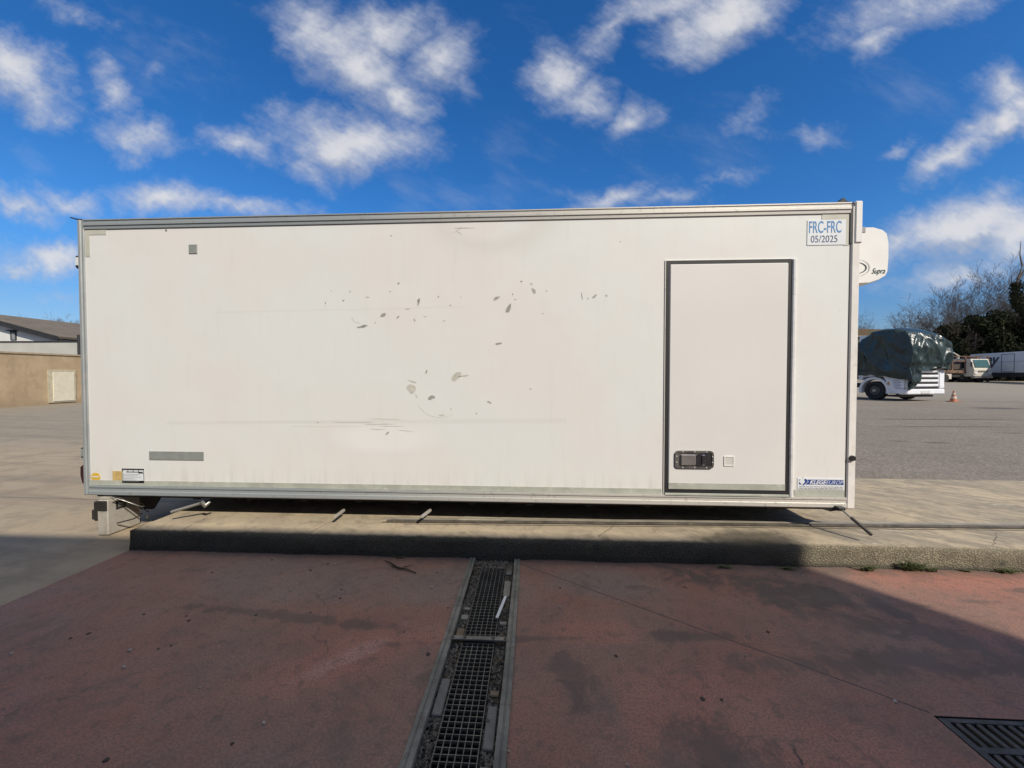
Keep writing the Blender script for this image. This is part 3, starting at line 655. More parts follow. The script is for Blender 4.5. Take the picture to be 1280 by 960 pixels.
# hinged prop rod at the front corner
def at3(px, py, y): return atY(px, py, y)
h0 = at3(1052, 637, 3.36); e0 = at3(1090, 669, 3.18)
rod = empty('prop_rod', tuple(h0)); rod.parent = body; rod.location = h0-ORG[body.name]
h1 = h0+(e0-h0)*.32
MB().tube([h0+(e0-h0)*.02, h1], .007, 8).build('thin_shaft', M_steel, rod)
MB().tube([h1, e0], [.0125, .0125], 10).build('thick_shaft', mat('dark_brown_grip', (.05, .038, .032), .5), rod)
mb = MB().box(h0-Vector((.035, .01, .012)), h0+Vector((.03, .06, .022)), .008); mb.prism([(h0.x-.17, .376), (h0.x+.05, .376), (h0.x+.03, .36), (h0.x-.06, .345)], 3.40, 3.44); mb.build('hinge_block', M_black, rod)
# hanging strut at the rear
a = at3(254, 628, 3.40); c = at3(214, 640, 3.30)
st_ = empty('folding_strut', tuple(a)); st_.parent = body; st_.location = a-ORG[body.name]
d = (c-a); MB().tube([a, c], .013, 8).build('strut_bar', M_steel, st_)
MB().tube([a+Vector((.0, -.02, .015)), a+Vector((.02, .0, -.03)), a+Vector((.05, .02, .0))], [.018, .024, .012], 8).build('strut_hook', M_steel, st_)
# two stub bars
for (p0, p1) in (((430, 637.5), (419, 646)), ((538, 637.5), (527, 646))):
    a = at3(*p0, 3.50); c = at3(*p1, 3.33)
    MB().tube([a, c], .014, 4, smooth=False).build('stub_bar', mat('pale_bar', (.40, .37, .33), .6), body)
# rear support post with dark bracket, hoses and side sheet
XS = -3.985
sp_ = empty('rear_support_post', (XS, 3.5, 0)); sp_.parent = body; sp_.location = Vector((XS, 3.5, 0))-ORG[body.name]
p1 = atZ(122, 670, .0); p2 = atZ(136, 670, 0.)
M_gpost = mat('beige_grey_post', (.42, .385, .335), .5, var=.08, dirt=(.25, .21, .16))
yF = p1.y; mb = MB().box((p1.x, yF, .006), (p2.x, yF+.30, .335), .008); mb.box((p1.x+.01, yF+.02, .335), (p2.x-.005, yF+.1, .36), .004); mb.build('post_casing', M_gpost, sp_)
B((p1.x+.012, yF-.006, .235), (p2.x-.004, yF+.004, .33), .003).build('dark_bracket', M_navy, sp_)
B((p2.x-.001, yF+.07, .225), (p2.x+.006, yF+.16, .30), .004).build('socket_frame', M_dark, sp_)
B((p2.x-.001, yF+.09, .24), (p2.x+.009, yF+.145, .285), .003).build('socket_cover', M_steel, sp_)
for k, (aa, bb, cc, dd) in enumerate(((.33, .30, .14, .25), (.34, .36, .10, .20), (.33, .26, .2, .31))):
    pts = [Vector((p2.x+.02+.1*math.sin(u*3.1)*(1+.4*k), yF+.02+bb*u*.9, aa+(cc-aa)*u+.03*math.sin(u*6+k))) for u in [i/12 for i in range(13)]]
    MB().tube(pts, .005, 6).build('hose', M_steel if k != 1 else M_dark, sp_)
MB().tube([Vector((p2.x+.02, yF+.06, .10)), Vector((p2.x+.12, yF+.12, .12)), Vector((p2.x+.16, yF+.16, .15))], .006, 6).build('hose', M_black, sp_)
a = atY(158, 646, 3.75); c = atY(206, 627, 3.75)
mb = MB().prism([(a.x, .345), (a.x+.01, .18), (a.x+.06, .13), (c.x-.12, .13), (c.x+.02, .345)], 3.73, 3.76); mb.build('mud_flap', M_navy, body, fix=True)
mb = MB().box((p1.x-.062, yF+.02, .13), (p1.x+.001, yF+.1, .315), .008); mb.box((p1.x-.088, yF+.025, .14), (p1.x-.06, yF+.09, .235), .006); mb.build('rear_bracket', M_navy, sp_)
for (px, py) in ((174, 646), (184, 648)):
    q = atY(px, py, 3.7); MB().tube([q, q+Vector((.0, .0, .03)), q+Vector((.03, 0, .035))], [.008, .012, .006], 6).build('hook_bolt', M_steel, body)
# timber blocks carrying the body
q = atY(968, 634, 4.0)
blk = B((-.12, -.09, 0), (.12, .09, .183), .006).build('timber_block', M_wood)
blk.location = (2.40, 4.05, .1705); tag(blk, 'reddish timber block wedged under the body just left of its front corner', 'timber block', 'timber blocks carrying the truck body')
for (x, y, l) in ((-3.2, 5.1, 'timber block in the dark under the left end of the truck body'), (2.0, 5.5, 'timber block in the dark under the back right of the truck body'), (-.6, 4.7, 'timber block in the dark under the middle of the truck body')):
    dup(blk, (x, y, .1705), 0, label=l)
# ------------------------------------------------------------------ gate track on the pad
M_rust = mat('rusty_track_steel', (.20, .17, .14), .55, metal=.4, var=.25, scale=9, dirt=(.30, .24, .17))
tr = empty('gate_track', (3., 3.55, .17), 'long steel sliding gate track set in the pad in front of the truck body', 'track')
def trk(x0, x1, dy, wd, h, nm, m_):
    f_ = lambda x: 3.425+(x+1.35)*.0262+dy
    mb = MB(); n = 40
    for i in range(n):
        xa, xb = x0+(x1-x0)*i/n, x0+(x1-x0)*(i+1)/n
        w0 = mnoise.noise(Vector((xa*2, dy*9, 0)))*.006; w1 = mnoise.noise(Vector((xb*2, dy*9, 0)))*.006
        ya, yb = f_(xa)+w0, f_(xb)+w1; z0 = .1712
        mb.add([(xa, ya, z0), (xb, yb, z0), (xb, yb+wd, z0), (xa, ya+wd, z0), (xa, ya, z0+h), (xb, yb, z0+h), (xb, yb+wd, z0+h), (xa, ya+wd, z0+h)], [(4, 5, 6, 7), (0, 1, 5, 4), (2, 3, 7, 6)])
    mb.build(nm, m_, tr)
trk(-1.38, 15, .050, .022, .014, 'running_rail', mat('bright_track', (.44, .40, .33), .5, metal=.3, var=.15))
trk(-1.30, 15, .020, .028, .003, 'dirt_groove', mat('groove_dirt', (.045, .038, .03), .9))
trk(-1.32, 15, -.004, .024, .012, 'guide_rail', M_rust)
trk(-1.36, 15, -.022, .016, .002, 'dirt_groove', mat('groove_dirt_dark', (.05, .042, .032), .9))
trk(-1.15, 15, -.055, .008, .002, 'seam_gap', mat('seam_dirt', (.10, .085, .06), .9))
a = atZ(572, 651.5, .172); mb = MB().prism([(a.x, 3.49), (a.x+.42, 3.485), (a.x+.33, 3.56), (a.x+.05, 3.57)], .1718, .180, 'z')
tag(mb.build('concrete_slab_scrap', mat('pale_slab', (.42, .37, .28), .8, bmp=.3), at=(a.x+.2, 3.52, .172), fix=True), 'thin pale slab lying against the track under the middle of the body', 'slab')
# ------------------------------------------------------------------ drain channel
M_edge = mat('galvanised_edge', (.215, .205, .17), .65, metal=.05, var=.22, scale=8, dirt=(.10, .075, .05), bmp=.2)
M_lin = mat('channel_concrete', (.022, .02, .018), .9, var=.3, bmp=.3)
M_gra = mat('grate_steel', (.20, .19, .165), .5, metal=.35, var=.2, scale=10)
DY0, DY1 = -.6, KY-.01
dr = empty('drainage_channel', ((DX0+DX1)/2, 1.5, 0), 'narrow drainage channel with galvanised steel edges running to the kerb', 'drain')
for nm, x0, s_ in (('l', DX0, 1), ('r', DX1, -1)):
    pr = [(x0, -.02), (x0, .007), (x0+s_*.018, .009), (x0+s_*.020, .004), (x0+s_*.026, .004), (x0+s_*.028, .008), (x0+s_*DXe, .007), (x0+s_*DXe, -.06), (x0+s_*(DXe-.004), -.06)]
    MB().prism(pr, DY0, DY1).build('steel_edge', M_edge, dr, fix=True) if False else None
    mb = MB()
    n = 60
    for i in range(n):
        ya, yb = DY0+(DY1-DY0)*i/n, DY0+(DY1-DY0)*(i+1)/n
        wa, wb = (mnoise.noise(Vector((q*1.3, x0*7, 0)))*.007 for q in (ya, yb))
        k = len(pr)
        vs = [(p[0]+wa, ya, p[1]) for p in pr]+[(p[0]+wb, yb, p[1]) for p in pr]
        mb.add(vs, [(j, j+1, k+j+1, k+j) for j in range(k-1)])
    mb.build('steel_edge', M_edge, dr, fix=True)
IX0, IX1 = DX0+DXe, DX1-DXe; GXA = (IX0+IX1)/2-.089; GXB = GXA+.178
mb = MB()
mb.add([(IX0, DY0, -.001), (IX0, DY1, -.001), (IX0, DY1, -.35), (IX0, DY0, -.35), (IX1, DY0, -.001), (IX1, DY1, -.001), (IX1, DY1, -.35), (IX1, DY0, -.35)],
       [(0, 1, 2, 3), (5, 4, 7, 6), (3, 2, 6, 7), (1, 5, 6, 2), (4, 0, 3, 7)])
mb.box((IX0, DY0, -.10), (GXA-.012, DY1, -.045)); mb.box((GXB+.012, DY0, -.10), (IX1, DY1, -.045))
mb.build('channel_lining', M_lin, dr)
cb = B((IX0-.012, 2.140, -.002), (IX1+.012, 2.172, .010), .002).build('crossbar', M_gra, dr)
for x in (IX0+.006, GXA+.01, GXB-.006, IX1-.006): MB().tube([(x, 2.156, .009), (x, 2.156, .0125)], .0085, 10).build('bolt_head', M_dark, cb)
# gratings
def grating(y0, y1):
    mb = MB(); th = .0026
    for k in range(7):
        x = k*.178/6-.089; mb.box((x-th/2, 0, -.022), (x+th/2, y1-y0, 0))
    y = 0; n = round((y1-y0)/.0296)
    for i in range(n+1):
        yy = (y1-y0)*i/n; mb.box((-.089, yy-.0013, -.014), (.089, yy+.0013, -.0012))
    return mb
xm = (GXA+GXB)/2
for (y0, y1, l) in ((2.178, 2.985, 'far galvanised grating between the crossbar and the kerb'), (1.20, 2.134, 'near galvanised grating on the camera side of the crossbar'), (.25, 1.195, 'galvanised grating nearest the camera, cut off by the bottom edge')):
    g_ = grating(y0, y1).build('drain_grate', M_gra); g_.location = (xm, y0, -.006)
    tag(g_, l, 'grate', 'gratings laid in the drainage channel')
# bricks / wedges beside the gratings
M_br = [mat('grey_brick', (.19, .18, .155), .85, var=.15, scale=14, bmp=.4), mat('pale_brick', (.27, .25, .20), .85, var=.15, scale=14, bmp=.4), mat('brown_brick', (.20, .15, .09), .85, var=.2, scale=14, bmp=.4)]
cl_, cr_ = (IX0+GXA)/2-.002, (IX1+GXB)/2+.002
def brick(x, yp0, yp1, mi, lab, dz=-.012, wd=.046):
    y1, y0 = atZ(600, yp0).y, atZ(600, yp1).y
    mb = MB().box((-wd/2, 0, -.034), (wd/2, y1-y0, 0), .004)
    for p in mb.v: p += Vector((mnoise.noise(p*40+Vector((x, y0, 0)))*.003, 0, mnoise.noise(p*30+Vector((y0, 0, 0)))*.002))
    o = mb.build('wedged_brick', M_br[mi]); o.location = (x, y0, dz); tag(o, lab, 'brick', 'bricks wedged beside the gratings')
brick(cl_, 846, 893, 0, 'long grey brick left of the near grating, lower half of the picture')
brick(cl_+.004, 783, 797, 2, 'brownish brick just beyond the left end of the crossbar')
brick(cl_+.004, 766, 772, 1, 'thin pale brick left of the far grating, second of three from the crossbar')
brick(cl_+.004, 757, 760, 1, 'thin pale brick left of the far grating, farthest of three from the crossbar')
brick(cr_, 878, 933, 0, 'long grey brick with a dark hole right of the near grating')
brick(cr_, 859, 866, 2, 'short tan brick right of the near grating')
brick(cr_, 773, 777, 1, 'thin pale brick at the near end of the white strip')
brick(cr_, 723, 742, 1, 'pale chipped brick right of the far grating, beyond the white strip')
brick(cr_, 708, 715, 0, 'small grey brick right of the far grating close to the kerb')
brick(cr_, 954, 985, 1, 'pale brick right of the near grating at the bottom edge')
q = atZ(599, 897); mb = MB().tube([(cr_-.014, q.y, -.013), (cr_-.014, q.y, -.0112)], .009, 10)
tag(mb.build('dark_plug', M_black, at=(cr_-.014, q.y, -.012)), 'small black plug on the long grey brick beside the near grating', 'plug')
a = atZ(621, 773, .01); c = atZ(632, 746, .01)
d = (c-a).normalized(); nn = Vector((-d.y, d.x, 0))*.0085
mb = MB().add([a-nn, a+nn, c+nn, c-nn]+[p+Vector((0, 0, .005)) for p in (a-nn, a+nn, c+nn, c-nn)], [(3, 2, 1, 0), (4, 5, 6, 7), (0, 1, 5, 4), (1, 2, 6, 5), (2, 3, 7, 6), (3, 0, 4, 7)])
for t_ in (.06, .6): mb.tube([a+(c-a)*t_+Vector((0, 0, .005)), a+(c-a)*t_+Vector((0, 0, .0062))], .0025, 8)
tag(mb.build('plastic_strip', mat('bright_white_strip', (.72, .72, .70), .5, var=.05), at=tuple(a), fix=True), 'bright white plastic strip lying in the drain beside the far grating', 'strip')
# gravel in the side gaps (uncountable)
M_grv, t, b = newmat('gravel')
rn = t.new('ShaderNodeObjectInfo'); P = posn(t); vv = t.vor(P, 75)
gc = t.mix(t.mr(vv.outputs['Color'], .1, .9), (.045, .038, .028), (.27, .23, .175))
gc = t.mix(t.mr(t.noise(P, 12, 3), .55, .7), gc, (.16, .11, .055))
t.l.new(gc, b.inputs['Base Color']); b.inputs['Roughness'].default_value = .8
rg = random.Random(11); mb = MB()
def stone(c, r_):
    q = rg.random()*6; vs = []
    for (x, y, z) in ((1,0,0),(-1,0,0),(0,1,0),(0,-1,0),(0,0,1),(0,0,-1)):
        k = rg.uniform(.65, 1.2)*r_; vs.append((c[0]+(x*math.cos(q)-y*math.sin(q))*k, c[1]+(x*math.sin(q)+y*math.cos(q))*k, c[2]+z*k*.75))
    mb.add(vs, [(0,2,4),(2,1,4),(1,3,4),(3,0,4),(2,0,5),(1,2,5),(3,1,5),(0,3,5)])
for side, xa, xb in ((0, IX0+.002, GXA-.004), (1, GXB+.004, IX1-.002)):
    for i in range(5200):
        y = rg.uniform(.9, 3.11); x = rg.uniform(xa, xb); stone((x, y, -.034+rg.uniform(0, .012)), rg.choice((.003, .004, .005, .007, .009)))
for i in range(900): stone((rg.uniform(IX0, IX1), rg.uniform(2.985, 3.115), -.022+rg.uniform(0, .014)), rg.choice((.003, .004, .006, .009)))
for i in range(250): stone((rg.uniform(IX0, IX1), rg.triangular(2.90, 3.0, 2.99), -.004), rg.choice((.003, .004)))
mb.box((IX0+.001, 2.985, -.06), (IX1-.001, 3.115, -.024))
o = mb.build('gravel', M_grv); tag(o, 'dark gravel packed between the gratings and the steel edges', 'gravel', kind='stuff')
# ------------------------------------------------------------------ cast iron floor grate
M_cast = mat('cast_iron', (.085, .078, .070), .65, metal=.2, var=.25, scale=10, bmp=.4)
fg = empty('floor_grate', ((GX0+GX1)/2, (GY0+GY1)/2, 0), 'square cast iron slotted floor grate in the red paving, bottom right', 'grate')
mb = MB(); mb.add([(GX0, GY0, .0), (GX1, GY0, 0), (GX1, GY1, 0), (GX0, GY1, 0), (GX0, GY0, -.3), (GX1, GY0, -.3), (GX1, GY1, -.3), (GX0, GY1, -.3)], [(0, 1, 5, 4), (1, 2, 6, 5), (2, 3, 7, 6), (3, 0, 4, 7), (4, 5, 6, 7)])
mb.build('sump_lining', M_lin, fg)
mb = MB(); g0x, g1x, g0y, g1y = GX0+.010, GX1-.010, GY0+.010, GY1-.008
pit = .0425; slw = .021; rows = 4; sl = .112; gp = .026
mb.box((g0x, g0y, -.03), (g0x+.028, g1y, -.002)); 
ytop = g1y-.02; mb.box((g0x+.028, ytop, -.03), (g1x, g1y, -.002))
yy = ytop
for r_ in range(rows):
    ya = yy-sl
    nb = int((g1x-g0x-.028)/pit)
    for k in range(nb+1):
        xb = g0x+.028+slw+k*pit
        if xb+pit-slw > g1x+.001: break
        mb.box((xb, ya, -.028), (xb+pit-slw, yy, -.003), .003)
    mb.box((g0x+.028, ya-gp, -.03), (g1x, ya, -.002)); yy = ya-gp
mb.box((g1x-.012, g0y, -.0305), (g1x+.001, ytop, -.0015))
mb.build('slotted_grid', M_cast, fg)
# ------------------------------------------------------------------ debris, twig, weeds
M_twig = mat('dead_twig', (.045, .032, .022), .8, var=.2)
a = atZ(481, 702); c = atZ(520, 717); m1 = atZ(497, 711)
tw = empty('fallen_twig', (m1.x, m1.y, 0), 'dead twig lying on the red paving left of the drain, near the kerb', 'twig')
MB().tube([a+Vector((0, 0, .008)), (a+m1)/2+Vector((0, .005, .014)), m1+Vector((0, 0, .01)), (m1+c)/2+Vector((0, .006, .012)), c+Vector((0, 0, .005))], [.003, .005, .007, .005, .003], 6).build('stem', M_twig, tw)
for k, (dx, dy) in enumerate(((-.05, .05), (.02, -.03), (.07, .035))):
    p = m1+Vector((dx*.6, dy*.2, .01)); MB().tube([p, p+Vector((dx, dy, .006))], [.004, .002], 5).build('side_shoot', M_twig, tw)
rl = random.Random(5)
def scrap(nm, m_, n, r_, fl, lab, cat, grp, area, seed):
    rs = random.Random(seed); vs = []; k = 7
    for j, zz, s_ in ((0, 0, .9), (1, fl, .75)):
        vs += [(math.cos(2*math.pi*i/k)*r_*s_*rs.uniform(.6, 1.3), math.sin(2*math.pi*i/k)*r_*s_*rs.uniform(.5, 1.), zz*rs.uniform(.7, 1.2)) for i in range(k)]
    mb = MB().add(vs, [tuple(range(k))[::-1], tuple(range(k, 2*k))]+[(i, (i+1) % k, k+(i+1) % k, k+i) for i in range(k)])
    base = None
    for (x, y) in area:
        if base is None: base = mb.build(nm, m_, fix=True); o = base; tag(o, lab, cat, grp)
        else: o = base.copy(); COL.objects.link(o)
        o.location = (x, y, .0005); o.rotation_euler = (0, 0, rs.random()*6); q = rs.uniform(.6, 1.5); o.scale = (q, q, q)
def zpts(l): return [tuple(atZ(px, py))[:2] for px, py in l]
scrap('leaf_scrap', mat('dark_leaf', (.05, .035, .025), .8), 1, .011, .0025, 'dark scrap of dead leaf lying on the red paving', 'leaf', 'dark leaf scraps scattered on the red paving',
      zpts([(233,770),(236,776),(388,766),(425,748),(320,769),(111,792),(88,798),(198,811),(214,807),(265,716),(410,705),(497,699),(388,713),(546,716),(300,693),(340,700),(427,737),(505,790),(535,818),(855,734),(858,735),(878,874),(902,875),(700,735),(690,770),(960,790),(770,820),(180,768),(290,930),(133,950),(560,760)]), 1)
scrap('pebble', mat('pale_pebble', (.42, .38, .32), .7), 1, .007, .007, 'small pale pebble lying on the red paving', 'pebble', 'pale pebbles scattered on the red paving',
      zpts([(14,818),(378,697),(364,739),(420,755),(162,814),(155,835),(419,706),(931,820),(1119,878),(1069,746),(1074,745),(634,933),(636,940),(784,957),(700,760),(745,709),(1004,720),(860,712),(540,735),(250,860),(330,905),(1090,800),(1010,840),(760,700)]), 2)
M_weed = mat('weed_green', (.055, .08, .022), .7, var=.25, scale=30, c2=(.13, .125, .05))
rw = random.Random(9)
def weed(px, py, n, hgt, spread, lab):
    c = atZ(px, py); c.y = min(c.y, 3.112); mb = MB()
    for i in range(n):
        a = rw.uniform(math.pi*.85, math.pi*2.15); L_ = hgt*rw.uniform(.5, 1.2); w_ = rw.uniform(.003, .007); out = rw.uniform(.2, 1.1)*spread
        base = Vector((rw.uniform(-spread, spread)*.6, rw.uniform(-.015, .004), 0)); dirv = Vector((math.cos(a), math.sin(a)*.7, 0)); sd = Vector((-dirv.y, dirv.x, 0))*w_
        vs = []; ns_ = 4
        for k in range(ns_+1):
            u = k/ns_; p = base+dirv*out*u*u+Vector((0, 0, L_*(u-.45*u*u*u))); ww = sd*(math.sin(math.pi*min(1, u*.85+.15)))
            vs += [p-ww, p+ww]
        mb.add(vs, [(2*k, 2*k+1, 2*k+3, 2*k+2) for k in range(ns_)], True)
    o = mb.build('weed_clump', M_weed); o.location = (c.x, c.y, 0); tag(o, lab, 'weed', 'weeds growing along the foot of the kerb')
weed(1140, 713, 150, .105, .10, 'largest green weed clump at the foot of the sunlit kerb')
weed(1083, 713, 60, .06, .08, 'small weed clump at the kerb foot left of the largest clump')
weed(1163, 714, 40, .05, .06, 'low weed tuft at the kerb foot just right of the largest clump')
weed(1252, 714, 60, .05, .09, 'flat weed tuft at the kerb foot near the right edge of the picture')
weed(905, 709, 30, .03, .06, 'dark low weeds at the kerb foot in the shade left of the sunlit stretch')
weed(985, 711, 36, .03, .06, 'dark weeds at the kerb foot where the shade ends')
weed(500, 694, 24, .03, .05, 'tiny weeds at the kerb foot above the fallen twig')
weed(1205, 714, 20, .03, .05, 'sparse weed tuft between the largest clump and the right edge')
# ------------------------------------------------------------------ left: boundary wall, house
M_wallt, t, b = newmat('tan_render')
P = posn(t); n1 = t.noise(P, .8, 6, .65); n2 = t.noise(t.mapping(P, sc=(1, 1, .4)), 3, 6, .65); X, Y, Z = t.sep(P)
col = t.mix(t.mr(n1, .35, .65), (.43, .32, .20), (.35, .255, .155)); col = t.mix(t.m('MULTIPLY', t.mr(n2, .5, .7), .4), col, (.22, .155, .095))
col = t.mix(t.m('MULTIPLY', t.mr(Z, .5, .0), .4), col, (.20, .15, .10))
t.l.new(col, b.inputs['Base Color']); b.inputs['Roughness'].default_value = .9; bump(t, b, n2, .4, .03)
M_cream = mat('cream_paint', (.66, .60, .46), .6, var=.05)
M_whit = mat('white_render', (.66, .65, .62), .8, var=.06, scale=1)
M_grw = mat('grey_white_render', (.46, .45, .41), .8, var=.06, scale=1)
M_roof, t, b = newmat('old_brown_tiles')
P = posn(t); n1 = t.noise(P, 1.5, 6, .7); wv_ = t.new('ShaderNodeTexWave'); t.put(wv_.inputs[0], P); wv_.inputs['Scale'].default_value = 1.6; wv_.bands_direction = 'X'; wv_.inputs['Distortion'].default_value = 1
col = t.mix(t.mr(n1, .35, .65), (.125, .10, .075), (.175, .145, .105)); col = t.mix(t.m('MULTIPLY', wv_.outputs[0], .4), col, (.09, .068, .05))
t.l.new(col, b.inputs['Base Color']); b.inputs['Roughness'].default_value = .9; bump(t, b, wv_.outputs[0], .6, .05)
XW = -24.4
bw = empty('boundary_wall', (XW, 15, 0), 'tan rendered yard wall with a white meter door at the far left', 'wall')
B((XW-.25, -6, -.1), (XW, 19.9, 2.52)).build('wall_face', M_wallt, bw)
B((XW-.3, -6, 2.52), (XW+.05, 19.9, 2.60)).build('coping', mat('coping_tan', (.40, .31, .2), .8), bw)
def onX(px, py, X): d_ = ray(px, py); return Vector((0, 0, H))+d_*(X/d_.x)
a = onX(62, 465, XW); c = onX(93, 502, XW)
md = B((XW, a.y-.1, .10), (XW+.05, c.y+.05, a.z+.12)).build('meter_door', mat('cream_frame', (.50, .44, .31), .7), bw)
B((XW+.03, a.y+.08, .16), (XW+.08, c.y-.03, a.z-.02), .01).build('door_leaf', M_cream, md)
# yard wall turns and a pale gate post hidden towards the box
B((XW, 19.9, 0), (XW+.25, 20.15, 2.2)).build('wall_return', M_cream, bw)
YG = 24.
hs_ = empty('gabled_house', (-37, 30, 0), 'white gabled house with old brown tiled roof behind the tan wall', 'house')
a = atY(75, 422, YG); ezr = a.z; xr_ = atY(97, 425, YG).x; rx = -37.6; rz = atY(0, 402, YG); rzz = rz.z+(rz.x-rx)*(rz.z-a.z)/(a.x-rz.x)
lx = 2*rx-a.x
mb = MB().prism([(lx, 0), (a.x, 0), (a.x, a.z-.15), (rx, rzz-.15), (lx, a.z-.15)], YG, YG+15); mb.build('house_wall', M_whit, hs_, fix=True)
for s_, xe in ((1, a.x+.35), (-1, lx-.35)):
    ze = a.z-.1; sl_ = Vector((xe-rx, 0, ze-rzz)); nrm = Vector((-sl_.z*s_, 0, sl_.x*s_)).normalized()*.14
    A_, B_ = Vector((rx, YG-.35, rzz)), Vector((xe, YG-.35, ze)); dy = Vector((0, 15.7, 0))
    MB().add([A_, B_, B_+dy, A_+dy, A_+nrm, B_+nrm, B_+dy+nrm, A_+dy+nrm], [(0, 3, 2, 1), (4, 5, 6, 7), (0, 1, 5, 4), (1, 2, 6, 5), (2, 3, 7, 6), (3, 0, 4, 7)]).build('roof_slope', M_roof, hs_, fix=True)
    MB().add([A_-nrm*1.2+Vector((0, -.03, 0)), B_-nrm*1.2+Vector((0, -.03, 0)), B_+nrm+Vector((0, -.03, 0)), A_+nrm+Vector((0, -.03, 0))], [(0, 1, 2, 3)]).build('rake_board', M_dark, hs_)
B((a.x+.2, YG-.3, a.z-.32), (a.x+.42, YG+15.3, a.z-.16), .03).build('gutter', M_dark, hs_)
w1 = atY(17.5, 419, YG); 
wn_ = B((w1.x-.2, YG-.05, w1.z-.32), (w1.x+.2, YG-.003, w1.z+.28)).build('vent_window', M_dark, hs_); B((w1.x-.08, YG-.07, w1.z-.3), (w1.x+.15, YG-.051, w1.z+.16)).build('window_pane', M_inkg, wn_)
B((w1.x-.4, YG-.15, w1.z+.28), (w1.x+.25, YG-.002, w1.z+.34)).build('window_hood', M_dark, hs_)
an = empty('flat_roofed_annexe', (-38, 22.4, 0), 'low grey-white flat roofed annexe between the tan wall and the gabled house', 'annexe')
ya = 21.5; a2 = atY(97, 426, ya)
B((-46, ya, 0), (a2.x, YG-.4, a2.z-.06)).build('annexe_wall', M_grw, an); B((-46.05, ya-.06, a2.z-.06), (a2.x+.05, YG-.4, a2.z), .01).build('roof_edge', M_dark, an)
MB().tube([(a2.x+.10, ya-.02, 0), (a2.x+.10, ya-.02, a2.z+.35)], .07, 8).build('downpipe', M_dark, an)
# building behind the photographer
M_bb = mat('warehouse_render', (.55, .47, .37), .85, var=.06, scale=.6)
wh = empty('warehouse', (-8, -9, 0), 'tall flat roofed warehouse behind the camera whose shade covers the red paving', 'warehouse')
WY, WH, WX = -4., 8.03, 8.10
B((-34, -16, -.1), (WX, WY, WH-.12)).build('warehouse_wall', M_bb, wh)
B((-34.05, -16.05, WH-.12), (WX+.03, WY+.04, WH), .01).build('roof_parapet', M_lp, wh)
for k in range(4):
    x = -14+k*5.5
    rd = B((x, WY+.002, .02), (x+3.6, WY+.05, 3.9)).build('roller_door', mat('roller_door_grey', (.30, .31, .31), .5), wh)
    for j in range(13): B((x+.02, WY+.05, .1+j*.29), (x+3.58, WY+.065, .32+j*.29), .006).build('door_slat', M_plate, rd) if k == 2 and False else None
# ------------------------------------------------------------------ right: covered lorry
M_tarp, t, b = newmat('dark_teal_tarpaulin')
tc = t.new('ShaderNodeTexCoord').outputs['Object']; n1 = t.noise(tc, 1.2, 5, .6)
col = t.mix(t.mr(n1, .35, .65), (.010, .022, .023), (.018, .036, .036)); t.l.new(col, b.inputs['Base Color']); b.inputs['Roughness'].default_value = .3; b.inputs['Specular IOR Level'].default_value = .55
crease = t.noise(t.mapping(tc, sc=(1.3, 1.3, .7)), 1.6, 4, .5, 1.6)
bump(t, b, crease, .35, .15)
M_wtr = mat('white_lorry_paint', (.72, .73, .76), .35, var=.05)
M_tyre = mat('tyre_rubber', (.018, .018, .018), .8)
M_rim = mat('wheel_rim', (.07, .07, .07), .4, metal=.5)
lorry = empty('covered_lorry', (0, 0, 0), 'lorry cab shrouded in a dark teal tarpaulin with its white grille showing', 'lorry')
W2 = 1.25
# cab : local +Y forward, front at y=0, going back to -y
mb = MB().prism([(-.05, .42), (-.02, 1.0), (.0, 1.3), (-.06, 2.3), (-.32, 3.45), (-2.2, 3.5), (-2.2, 1.05), (-2.05, 1.05), (-1.95, 1.25), (-1.0, 1.25), (-.86, 1.0), (-.80, .42)], -W2+.04, W2-.04, 'x'); mb.build('cab', M_wtr, lorry, fix=True)
mb = MB().box((-W2, -.35, .34), (W2, .10, .62), .05); mb.box((-W2+.01, -.82, .36), (-W2+.06, -.35, .95), .02); mb.box((W2-.06, -.82, .36), (W2-.01, -.35, .95), .02); mb.build('bumper', M_wtr, lorry)
for k in range(4):
    z = .74+k*.235; B((-.92+.0*k, -.02, z), (.82, .10, z+.13), .03).build('grille_slat', M_wtr, lorry)
B((-1.0, -.03, .64), (.9, .03, 1.68)).build('grille_backing', M_dark, lorry)
mb = MB().box((.84, -.04, .62), (1.23, .09, 1.55), .05); mb.build('corner_panel', M_wtr, lorry)
mb = MB().box((-1.23, -.04, .62), (-.98, .09, 1.2), .05); mb.build('corner_panel', M_wtr, lorry)
B((-.36, .10, .40), (.22, .115, .54)).build('number_plate', mat('plate_white', (.62, .62, .60), .5), lorry)
B((.6, .06, 1.56), (.98, .13, 1.74), .06).build('round_badge', M_steel, lorry)
for s_ in (-1, 1):
    hl = B((s_*1.0-.16, .09, .66), (s_*1.0+.16, .115, .82), .02).build('headlight', M_lens, lorry)
